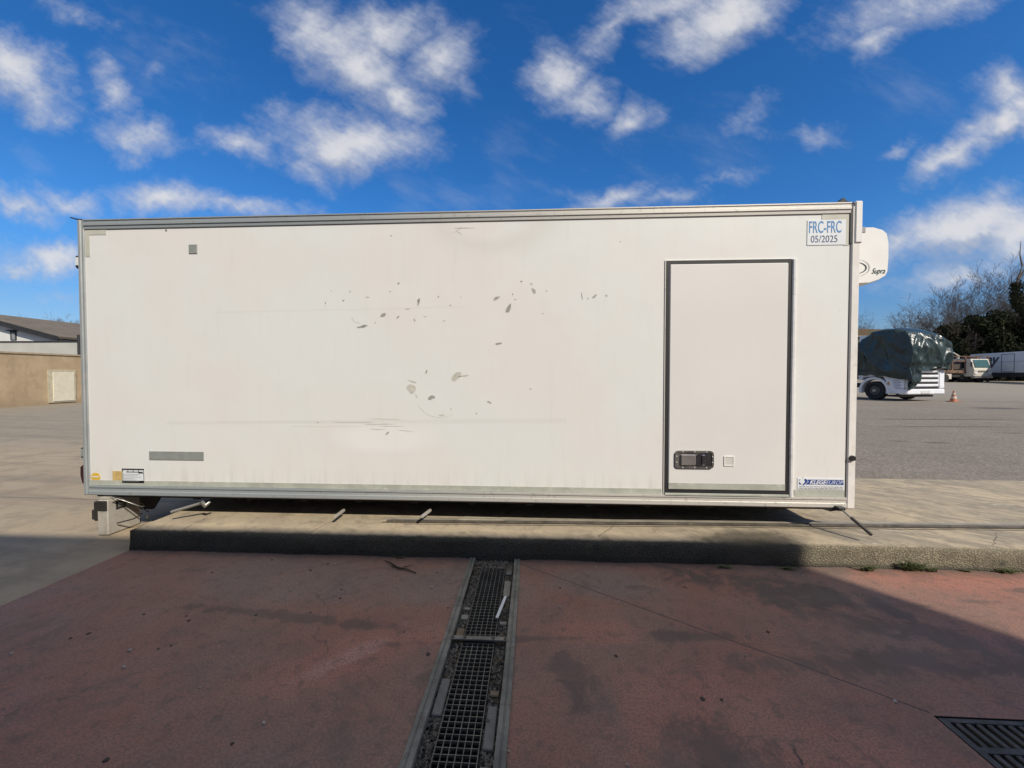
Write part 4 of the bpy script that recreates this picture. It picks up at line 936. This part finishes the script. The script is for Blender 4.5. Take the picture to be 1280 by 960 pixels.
def wheel(x, y, r_=.5, wd=.3, par=None, s_=1):
    tr_ = MB(); pr_ = [(r_*.58, -wd/2), (r_*.92, -wd/2), (r_, -wd/2+.04), (r_, wd/2-.04), (r_*.92, wd/2), (r_*.58, wd/2)]
    vs = []; n = 24
    for k in range(n):
        a = 2*math.pi*k/n; vs += [(x+p[1], y+p[0]*math.cos(a), r_+p[0]*math.sin(a)) for p in pr_]
    fs = [(k*6+j, k*6+(j+1) % 6, ((k+1) % n)*6+(j+1) % 6, ((k+1) % n)*6+j) for k in range(n) for j in range(6)]
    wo = tr_.add(vs, fs, True).build('wheel', M_tyre, par, fix=True)
    MB().tube([(x+s_*wd*.30, y, r_), (x+s_*wd*.42, y, r_)], [r_*.57, r_*.5], 20).build('rim', M_rim, wo)
    MB().tube([(x+s_*wd*.40, y, r_), (x+s_*wd*.6, y, r_)], [r_*.22, r_*.16], 12).build('hub', M_steel, wo)
for s_ in (-1, 1):
    wheel(s_*1.05, -1.42, .5, .3, lorry, s_); wheel(s_*1.0, -5.1, .5, .5, lorry, s_)
    mb = MB(); n = 14   # wheel arch
    for k in range(n):
        a, a2 = R(-12+204*k/n), R(-12+204*(k+1)/n)
        p = lambda an_, rr_, xx_: (xx_, -1.42+rr_*math.cos(an_), .5+rr_*math.sin(an_))
        x0_, x1_ = s_*1.27, s_*.92
        mb.add([p(a, .60, x0_), p(a2, .60, x0_), p(a2, .72, x0_), p(a, .72, x0_), p(a, .72, x1_), p(a2, .72, x1_), p(a, .60, x1_), p(a2, .60, x1_)], [(0, 1, 2, 3), (3, 2, 5, 4), (0, 6, 7, 1)])
    mb.build('wheel_arch', M_wtr, lorry, fix=True)
sdp = MB().prism([(-.80, .40), (-.05, .40), (-.02, 1.22), (-.5, 1.42), (-1.1, 1.48), (-2.2, 1.42), (-2.2, 1.2), (-1.0, 1.28), (-.82, 1.05)], -1.262, -1.20, 'x'); sdp.build('side_panel', M_wtr, lorry, fix=True)
mb = MB()
for k, (y, z) in enumerate(((-.55, 1.02), (-.5, .94), (-.56, .86), (-.46, .78), (-.5, .7), (-.42, .62))): mb.box((-1.266, y, z), (-1.262, y+.28+.05*(k % 3), z+.022))
mb.build('side_lettering', M_stn, lorry)
MB().prism([(-.80, .82), (-.72, .80), (-.66, .86), (-.68, .98), (-.76, .97)], -1.267, -1.262, 'x').build('side_emblem', mat('emblem_orange', (.5, .28, .1), .5), lorry, fix=True)
B((-.45, -6.4, .62), (.45, -1.9, .86), .02).build('chassis', M_dark, lorry)
B((-1.1, -.9, .2), (1.1, -.3, .3)).build('axle_step', M_dark, lorry)
# tarp : cross-section rings from front hem over the cab to the back
rt = random.Random(4); mb = MB()
secs = [ # y, top z, half width, hem z left, hem z right
 (.16, 1.72, 1.20, .55, 1.70), (.24, 2.4, 1.30, .75, 1.72), (.22, 2.9, 1.33, .95, 1.8), (.14, 3.3, 1.33, 1.05, 1.9), (-.04, 3.55, 1.32, 1.10, 1.9), (-.35, 3.70, 1.33, 1.15, 1.9), (-.9, 3.74, 1.33, 1.25, 1.9), (-1.4, 3.70, 1.33, 1.30, 1.8), (-1.85, 3.45, 1.33, 1.32, 1.8), (-2.4, 3.05, 1.33, 1.32, 1.6), (-3.1, 2.62, 1.33, 1.1, 1.3), (-4.4, 2.3, 1.33, .95, 1.1), (-6.2, 2.1, 1.30, .85, .9)]
def sec(u):
    k = u*(len(secs)-1); i = min(int(k), len(secs)-2); f_ = k-i; return [secs[i][j]+(secs[i+1][j]-secs[i][j])*f_ for j in range(5)]
def tarp(u, v):
    y, zt, hw, hl_, hr_ = sec(v)
    # u from left hem, up, over, down right
    if u < .38: q = u/.38; x = -hw-.02*math.sin(q*3); z = hl_+(zt-.28-hl_)*q
    elif u > .62: q = (1-u)/.38; x = hw+.02*math.sin(q*3); z = hr_+(zt-.28-(.60 if zt > 2.9 else 0)-hr_)*q
    else:
        q = (u-.38)/.24; a = math.pi*(1-q); x = hw*math.copysign(min(1, abs(math.cos(a))**.45), math.cos(a)); z = zt-.28+.28*math.sin(a)**.4-(max(0, x-.35)**1.4*.62 if zt > 2.9 else 0)
    p = Vector((x, y, z)); nz_ = mnoise.noise(Vector((x*1.1, y*3.2, z*.55)))*.08+mnoise.noise(Vector((x*2.5+7, y*5, z*1.2)))*.02
    if abs(x) > 1: p.x += math.copysign(1, x)*nz_
    else: p.z += nz_*.6
    if u < .38 and q < .15: p.z += mnoise.noise(Vector((0, y*3, 0)))*.08
    return p
mb.grid(tarp, 60, 70)
def tfront(u, v):   # front sheet hanging over windscreen, hem gathered below
    x = -1.31+2.62*u; lo = 1.62-.10*math.sin(u*7)-(1.0*sst(.16, .0, u)) ; z = lo+(3.42-.5*sst(.6, 1., u)-lo)*v
    y = .30-.30*sst(2.6, 3.5, z)+.10*math.sin(math.pi*u)-.10*sst(.94, 1., u)-.10*sst(.06, 0, u)
    y += mnoise.noise(Vector((x*3.0, 0, z*.8)))*.12+mnoise.noise(Vector((x*6+3, 0, z*1.6+x)))*.02-.06*sst(1.95, 1.75, z)
    if z > 3.15: y -= (z-3.15)*.4
    return Vector((x, y, z))
mb.grid(tfront, 60, 40)
def tlow(u, v):   # loose flap hanging over the left corner of the grille
    x = -1.30+.72*u; z = .56+.5*u*u+(1.15-.5*u*u)*v; return Vector((x, .17+mnoise.noise(Vector((x*7, 1, z*1.2)))*.07-.02*v, z))
mb.grid(tlow, 16, 20)
mb.grid(lambda u, v: Vector((-.6+1.85*u, .17+.05*math.sin(u*9)+mnoise.noise(Vector((u*6, v*3, 2)))*.05, 1.70+.12*math.sin(u*5)*(1-v)-.16*(1-u)*(1-v)*0+.1*v)), 24, 4)
for p in mb.v:      # sharp wind-blown creases
    if p.z > .9: q = max(1-abs(mnoise.noise(Vector((p.x*.9+p.z*.5, p.y*.8+p.z*.45, p.z*.25+4))))*4, .8*(1-abs(mnoise.noise(Vector((p.x*2.1-p.z*.6+3, p.y*1.9+p.z*.5, p.z*.5+9))))*6)); p += Vector((0, 1, .2) if p.y > 0 else (math.copysign(1, p.x), 0, .3))*max(0, q)*.13
tp = mb.build('tarpaulin', M_tarp, lorry)
mb = MB(); mb.tube([(-1.36, .1, 1.66), (-.6, .27, 1.64), (.4, .32, 1.62), (1.3, .2, 1.70)], .018, 6); mb.tube([(-1.37, .1, 1.66), (-1.38, -1.2, 1.55), (-1.38, -2.4, 1.6)], .018, 6); mb.build('tie_rope', M_black, lorry)
cf = Vector((19.88, 20.81, .175)); lorry.location = cf+Vector((.0, -.0, 0)); 
hd_cam = (.2, -.98); hw_ = Vector((hd_cam[0]*math.cos(YAW)-hd_cam[1]*math.sin(YAW), hd_cam[0]*math.sin(YAW)+hd_cam[1]*math.cos(YAW), 0))
lorry.rotation_euler = (0, 0, math.atan2(hw_.y, hw_.x)-math.pi/2)
def mirror_x(o):
    for ch in kids(o):
        if ch.type == 'MESH': ch.data.transform(Matrix.Diagonal((-1, 1, 1, 1))); ch.data.flip_normals()
        mirror_x(ch)
mirror_x(lorry)
# ------------------------------------------------------------------ traffic cone
M_cone = mat('cone_orange', (.45, .17, .09), .6, var=.15); M_conw = mat('cone_white', (.55, .50, .45), .6)
cone = empty('traffic_cone', (20.97, 20.48, .17), 'faded orange and white traffic cone beside the shrouded lorry', 'traffic cone')
c = ORG[cone.name]
MB().box(c+Vector((-.19, -.19, 0)), c+Vector((.19, .19, .035)), .01).build('cone_base', M_cone, cone)
for (z0, z1, m_) in ((.035, .17, M_cone), (.17, .27, M_conw), (.27, .37, M_cone), (.37, .45, M_conw), (.45, .56, M_cone)):
    MB().tube([c+Vector((0, 0, z0)), c+Vector((0, 0, z1))], [.135*(1-z0/.62)+.012, .135*(1-z1/.62)+.012], 16).build('cone_band', m_, cone)
a, c2 = atZ(1192, 501.3, .172), atZ(1290, 501.8, .172)
mb = MB().add([a+Vector((0, -.05, .012)), c2+Vector((0, -.05, .012)), c2+Vector((0, .06, .012)), a+Vector((0, .06, .012))], [(0, 1, 2, 3)])
tag(mb.build('painted_line', mat('worn_white_line', (.42, .40, .36), .8, var=.2, scale=2), at=tuple(a)), kind='structure')
# ------------------------------------------------------------------ distant vehicles
DG = lambda px, D: atD(px, 469, D)
def gp(px, D):
    p = atD(px, 469, D); p.z = gz(p.x, p.y); return p
# small truck
M_vw = mat('old_van_white', (.60, .55, .47), .5, var=.08)
st2 = empty('small_truck', (0, 0, 0), 'small cream-white truck parked nose out beside the white trailer', 'truck')
def smallcab(root, m_, glass=True):
    mb = MB().prism([(.0, .55), (.04, 1.15), (-.02, 1.35), (-.24, 2.15), (-1.7, 2.2), (-1.7, .55)], -1., 1., 'x'); mb.build('cab', m_, root, fix=True)
    B((-1.03, -.2, .38), (1.03, .12, .62), .04).build('bumper', M_steel, root)
    ws = MB().add([(-.86, .0, 1.36), (.86, .0, 1.36), (.82, -.21, 2.06), (-.82, -.21, 2.06)], [(0, 1, 2, 3)])
    for p in ws.v: p += Vector((0, .03, .01))
    ws.build('windscreen', mat('teal_glass', (.06, .13, .14), .12), root)
    for s_ in (-1, 1):
        B((s_*1.003, -1.35, 1.3), (s_*1.012, -.55, 2.0)).build('side_window', M_glass, root)
        B((s_*.8-.14, .03, .72), (s_*.8+.14, .07, .9), .02).build('headlight', M_lens, root)
        wheel(s_*.85, -.85, .42, .25, root, s_); wheel(s_*.85, -3.6, .42, .3, root, s_)
        MB().box((s_*1.1-.06, -.15, 1.45), (s_*1.1+.06, -.05, 1.85), .03).build('mirror', M_black, root)
    B((-.55, .045, .95), (.55, .06, 1.08)).build('grille_bar', M_steel, root)
    B((-.4, -4.6, .6), (.4, -1.6, .8)).build('chassis', M_dark, root)
smallcab(st2, M_vw)
B((-1., -4.6, .82), (1., -1.85, .95), .01).build('flat_bed', M_dark, st2)
B((-.75, -1.0, 2.2), (.75, -.6, 2.32), .03).build('roof_lamp_bar', mat('maroon_bar', (.12, .05, .05), .4), st2)
p = gp(1228, 43); st2.location = p; st2.scale = (1.22,)*3; st2.rotation_euler = (0, 0, math.pi+R(12))
# rusty crane truck
M_rst = mat('rusty_brown', (.16, .085, .05), .75, var=.3, scale=2, dirt=(.35, .3, .24))
ft = empty('breakdown_truck', (0, 0, 0), 'rusty brown flatbed breakdown truck between the shrouded lorry and the small truck', 'truck')
B((-3., -1.1, 1.0), (3., 1.1, 1.35), .04).build('load_bed', M_rst, ft)
B((-2.8, -.9, .55), (2.8, .9, .8), .03).build('chassis', M_dark, ft)
mb = MB()
for x in (-2.6, -1.2, .3, 1.6, 2.9): mb.box((x-.06, -1.05, 1.35), (x+.06, -.95, 2.9)); mb.box((x-.06, .95, 1.35), (x+.06, 1.05, 2.9))
mb.box((-2.7, -1.06, 2.3), (3., -.94, 2.45)); mb.box((-2.7, -1.06, 2.85), (3., -.94, 2.95)); mb.build('bed_rack', M_rst, ft)
B((-2.4, -.8, 1.4), (.2, .8, 2.2), .06).build('scrap_load', mat('dark_load', (.06, .045, .04), .8, dirt=(.3, .22, .18)), ft)
MB().tube([(.5, 0, 1.4), (.7, 0, 3.0), (-.5, 0, 3.7)], [.12, .09, .06], 8).build('crane_arm', mat('pale_crane', (.5, .48, .42), .6), ft)
B((-2.9, -1.0, .35), (-1.2, -.9, .95), .02).build('side_box', M_vw, ft)
for x in (-2., .9, 2.1):
    for s_ in (-1, 1):
        wb = MB(); 
        r_ = .46; wb.tube([(x, s_*.78, r_), (x, s_*1.04, r_)], r_, 20, smooth=False).build('wheel', M_tyre, ft)
p = gp(1190, 44.5); ft.location = p; ft.rotation_euler = (0, 0, R(4))
# trailer box
tl = empty('white_trailer', (0, 0, 0), 'long white box trailer with dark lettering parked at the right edge', 'trailer')
M_trl = mat('trailer_white', (.60, .61, .62), .5, var=.05, scale=.6)
LL = 13.
B((0, 0, 1.05), (LL, 2.5, 3.3), .03).build('box_body', M_trl, tl)
B((.1, .05, .55), (LL-.1, 2.45, 1.05), .02).build('underframe', M_dark, tl)
frame(4.3, 1.12, 5.9, 3.1, .05, -.015, .01).build('door_outline', M_dark, tl)
B((3.6, -.012, 2.25), (LL, .01, 2.29)).build('side_seam', M_inkg, tl)
text('trailer_lettering', 'ey', 1.75, M_ink, (2.15, -.02, 2.0), tl, shear=.35, sx=1.0, off=.03, depth=.01)
for k in range(3):
    for s_ in (.2, 2.2):
        MB().tube([(8.5+k*1.3, s_-.15, .5), (8.5+k*1.3, s_+.15, .5)], .5, 20, smooth=False).build('wheel', M_tyre, tl)
B((1.9, .3, .0), (2.1, .45, .6)).build('landing_leg', M_dark, tl)
a = gp(1212, 47.5); c = gp(1330, 37); tl.location = a; tl.rotation_euler = (0, 0, math.atan2(c.y-a.y, c.x-a.x))
# low shed/wall far behind the lorry
sh = empty('low_shed', (0, 0, 0), 'low shed with a dull green wall and mossy brown roof behind the shrouded lorry', 'shed')
a = gp(1040, 60); 
B((0, 0, 0), (13, 7, 6.6)).build('shed_wall', mat('dull_green_wall', (.10, .10, .055), .9, var=.15, scale=.5), sh)
MB().prism([(-.3, 6.62), (13.3, 6.62), (12.5, 7.4), (2, 7.7), (.6, 7.3)], -.3, 7.3).build('shed_roof', mat('mossy_brown_roof', (.13, .075, .045), .9, var=.3, scale=.8, c2=(.09, .085, .045)), sh, fix=True)
B((-.3, -.34, 6.45), (13.3, -.1, 6.62)).build('eaves_board', mat('pale_board', (.30, .28, .2), .8), sh)
sh.location = a
# ------------------------------------------------------------------ trees
M_bark = mat('grey_bark', (.115, .088, .072), .9, var=.2, scale=3)
M_leafd = mat('dark_evergreen', (.012, .017, .009), .85, var=.3, scale=.8, c2=(.028, .031, .013), spec=.15)
M_leafm = mat('mid_evergreen', (.028, .034, .014), .85, var=.3, scale=.8, c2=(.055, .048, .022), spec=.15)
def bare(seed, h, spread=.55, lev=4, kids_=(11, 7, 5, 5)):
    rt_ = random.Random(seed); trunk = MB(); crown = MB()
    def br(p, d, L_, r_, l, mb):
        n = 5 if l < 2 else 3; pts = [p.copy()]; rs = [r_]; q = p.copy(); dd = d.copy()
        for i in range(n):
            dd = (dd+Vector((rt_.gauss(0, .13), rt_.gauss(0, .13), rt_.gauss(.05, .10)))*(1 if l else .5)).normalized()
            q = q+dd*L_/n; pts.append(q.copy()); rs.append(r_*(1-.75*(i+1)/n) if l else r_*(1-.93*(i+1)/n))
        mb.tube(pts, rs, 6 if l == 0 else (4 if l < 3 else 3), cap=False)
        if l >= lev: return
        for k in range(kids_[l]):
            u = rt_.uniform(.32 if l == 0 else .15, 1.); i = min(int(u*n), n-1); pp = pts[i].lerp(pts[i+1], u*n-i)
            ax = (pts[i+1]-pts[i]).normalized(); o_ = ax.orthogonal().normalized(); o_.rotate(Matrix.Rotation(rt_.random()*6.283, 3, ax))
            nd = (ax+o_*rt_.uniform(.5, 1.1)*spread*1.6+Vector((0, 0, .12))).normalized()
            br(pp, nd, L_*rt_.uniform(.42, .72)*(1.08-.35*u), max(.012, (rs[i]*(1-u*.3))*rt_.uniform(.42, .62)), l+1, crown)
    br(Vector((0, 0, -.2)), Vector((rt_.gauss(0, .04), rt_.gauss(0, .04), 1)).normalized(), h*.78, h*.015+.03, 0, trunk)
    return trunk, crown
def leafcloud(mb, rng, c, rad, n, s_):
    for i in range(n):
        v_ = Vector((rng.gauss(0, 1), rng.gauss(0, 1), rng.gauss(0, 1))).normalized()*(rng.random()**.45)
        p = Vector(c)+Vector((v_.x*rad[0], v_.y*rad[1], v_.z*rad[2])); a = Vector((rng.gauss(0, 1), rng.gauss(0, 1), rng.gauss(0, .6))).normalized(); b_ = a.orthogonal().normalized(); b_.rotate(Matrix.Rotation(rng.random()*6, 3, a))
        q = s_*rng.uniform(.6, 1.4); c_ = a.cross(b_); mb.add([p-b_*q, p-c_*q*.45, p+b_*q, p+c_*q*.45], [(0, 1, 2, 3)])
baret = []
for k, (sd, h) in enumerate(((3, 14), (8, 13), (21, 12))):
    r0 = empty('bare_tree', (0, 0, 0)); tr_, cr2 = bare(sd, h); tr_.build('trunk', M_bark, r0); cr2.build('crown', M_bark, r0); baret.append((r0, h))
spots = [ # px, D, top py, variant, label
 (1207, 56, 322, 0, 'tall bare tree with an upright dark trunk behind the white trailer'),
 (1240, 54, 330, 1, 'bare tree leaning right, between the upright tree and the ivy-clad one'),
 (1180, 58, 343, 2, 'mid-height bare tree above the right end of the shrouded lorry'),
 (1160, 62, 362, 1, 'lower thin bare tree left of the mid-height one'),
 (1274, 52, 320, 2, 'bare tree at the right edge beside the ivy-clad trunk'),
 (1225, 66, 334, 2, 'faint bare tree seen between the two tall ones'),
 (1260, 64, 330, 0, 'faint bare tree behind the ivy-clad trunk'),
 (1090, 66, 384, 0, 'bare tree over the mossy shed, next to the truck body'),
 (1104, 72, 392, 1, 'thin bare tree right of the mossy shed roof'),
 (1135, 74, 386, 2, 'low far bare tree above the shrouded cab roof'),
 (1150, 70, 378, 0, 'low bare tree just right of the cab roof'),
 (1306, 50, 310, 1, 'bare tree just outside the right edge'),
 (1192, 52, 385, 1, 'short bare sapling over the dark thicket'),
 (1060, 75, 395, 2, 'bare tree hidden behind the right end of the truck body'),
 (20, 75, 392, 1, 'far bare tree over the ridge of the house, nearest the left edge'),
 (55, 72, 388, 0, 'far bare tree over the middle of the house roof'),
 (88, 74, 393, 2, 'far bare tree over the right end of the house roof'),
 (-30, 70, 385, 0, 'far bare tree just outside the left edge'),
 (130, 76, 390, 1, 'far bare tree hidden behind the left end of the truck body'),
 (230, 80, 388, 2, 'bare tree hidden behind the truck body, left part'), (400, 85, 392, 0, 'bare tree hidden behind the truck body, centre left'), (600, 88, 390, 1, 'bare tree hidden behind the middle of the truck body'), (800, 84, 388, 2, 'bare tree hidden behind the truck body, centre right'), (930, 80, 392, 0, 'bare tree hidden behind the side door')]
used = set(); rr = random.Random(2)
hts = [max(v.co.z for c_ in kids(r0) for v in c_.data.vertices)/1.02 for r0, h in baret]
for (px, D, top_, v_, lab) in spots:
    p = gp(px, D); ht = atD(px, top_, D).z-p.z; r0, h = baret[v_][0], hts[v_]
    s_ = ht/(h*1.02)
    if v_ in used: o = dup(r0, p, rr.random()*6, s_)
    else: o = r0; o.location = p; o.rotation_euler = (0, 0, rr.random()*6); o.scale = (s_,)*3; used.add(v_)
    tag(o, lab, 'tree', 'bare winter trees round the yard')
# evergreen thicket trees
evs = []
for k in range(3):
    rng = random.Random(40+k); r0 = empty('evergreen_tree', (0, 0, 0)); cr3 = MB()
    for i in range(16):
        z = rng.uniform(.6, 7.2); rr_ = (1-.55*z/8)*2.6; a = rng.random()*6.3
        leafcloud(cr3, rng, (math.cos(a)*rr_*.6, math.sin(a)*rr_*.6, z), (rr_*.62, rr_*.62, rng.uniform(.7, 1.2)), 380, .17)
    cr3.build('crown', M_leafd if k != 1 else M_leafm, r0)
    MB().tube([(0, 0, -.2), (.1, .05, 3), (.0, .1, 6.5)], [.22, .15, .05], 7).build('trunk', M_bark, r0); evs.append(r0)
es = [(1188, 52, 408, 0), (1203, 54, 398, 2), (1219, 51, 400, 0), (1236, 53, 394, 1), (1252, 50, 392, 0), (1270, 52, 396, 2), (1288, 50, 390, 0), (1306, 51, 388, 2), (1212, 60, 402, 1), (1245, 60, 396, 2), (1178, 60, 414, 2), (1168, 62, 418, 0), (1325, 49, 385, 1), (1262, 58, 393, 0), (1228, 57, 399, 0), (1195, 58, 405, 1)]
words = ['dense dark', 'rounded dark', 'mid green', 'ragged dark']
elab = ['dark evergreen right behind the shrouded lorry roof', 'dark evergreen behind the crane arm', 'dark evergreen behind the small truck cab', 'olive evergreen above the left end of the white trailer', 'dark evergreen below the leaning bare tree',
 'dark evergreen under the ivy-clad trunk', 'dark evergreen at the right edge over the trailer', 'evergreen just outside the right edge', 'olive evergreen in the second row behind the small truck', 'dark evergreen in the second row behind the trailer lettering', 'low dark evergreen above the lorry roof corner',
 'lowest dark evergreen behind the lorry', 'olive evergreen far outside the right edge', 'dark evergreen in the second row left of the ivy-clad trunk', 'dark evergreen in the second row below the upright bare tree', 'olive evergreen in the second row behind the crane arm']
used = set()
for (px, D, top_, v_), lab in zip(es, elab):
    p = gp(px, D); s_ = (atD(px, top_, D).z-p.z)/7.7; r0 = evs[v_]
    if v_ in used: o = dup(r0, p, rr.random()*6, s_)
    else: o = r0; o.location = p; o.scale = (s_,)*3; used.add(v_)
    o.scale = (max(s_, .85)*1.05, max(s_, .85)*1.05, s_); tag(o, lab, 'tree', 'evergreen trees behind the parked vehicles')
# ivy-clad trunk
rng = random.Random(77); p = gp(1272, 46); iv = empty('ivy_clad_tree', (0, 0, 0), 'dark ivy-clad leaning trunk at the right edge against the sky', 'tree')
A_ = Vector((1.6, 0, 0)); sc_ = atD(1268, 350, 46)-p
axis = [Vector((2.6, 0, -.2)), Vector((2.5, 0, 4)), Vector((1.9, 0, 6.8)), Vector((.5, 0, 8.3)), Vector((-.45, 0, 9.6)), Vector((-.35, .0, sc_.z-.2)), Vector((.15, 0, sc_.z+1.6))]
MB().tube(axis, [.4, .35, .3, .25, .18, .12, .04], 7).build('trunk', M_bark, iv)
cr4 = MB()
for q0, q1 in zip(axis[1:5], axis[2:6]):
    for k in range(7): leafcloud(cr4, rng, q0.lerp(q1, k/7), (.62, .6, .5), 130, .13)
cr4.build('ivy', M_leafd, iv); iv.location = p
for i in range(4):
    q0 = axis[4+i % 3]; d = Vector((rng.uniform(-.3, 1), rng.uniform(-.5, .5), 1.2)); MB().tube([q0, q0+d*1.2, q0+d*2.2+Vector((.3, 0, .5))], [.09, .05, .02], 4).build('branch', M_bark, iv)
# undergrowth / far scrub
rng = random.Random(31); mb = MB()
for i in range(46):
    px = 1165+i*4.2; p = gp(px, 49+rng.random()*3); leafcloud(mb, rng, p+Vector((0, 0, 1.5)), (1.2, 1.2, rng.uniform(1.6, 2.6)), 170, .16)
tag(mb.build('undergrowth', M_leafd), 'dark tangled undergrowth along the foot of the thicket', 'undergrowth', kind='stuff')
mb = MB()
for i in range(150):
    px = -200+i*9.5 if i < 140 else 1300+i; D = 92+rng.random()*8; p = gp(px, D); leafcloud(mb, rng, p+Vector((0, 0, 2)), (2.6, 2.2, rng.uniform(2.5, 4.6)), 60, .4)
tag(mb.build('far_scrub', mat('grey_brown_scrub', (.085, .07, .06), .9, var=.2, scale=.2)), 'far grey brown scrub along the horizon', 'scrub', kind='stuff')
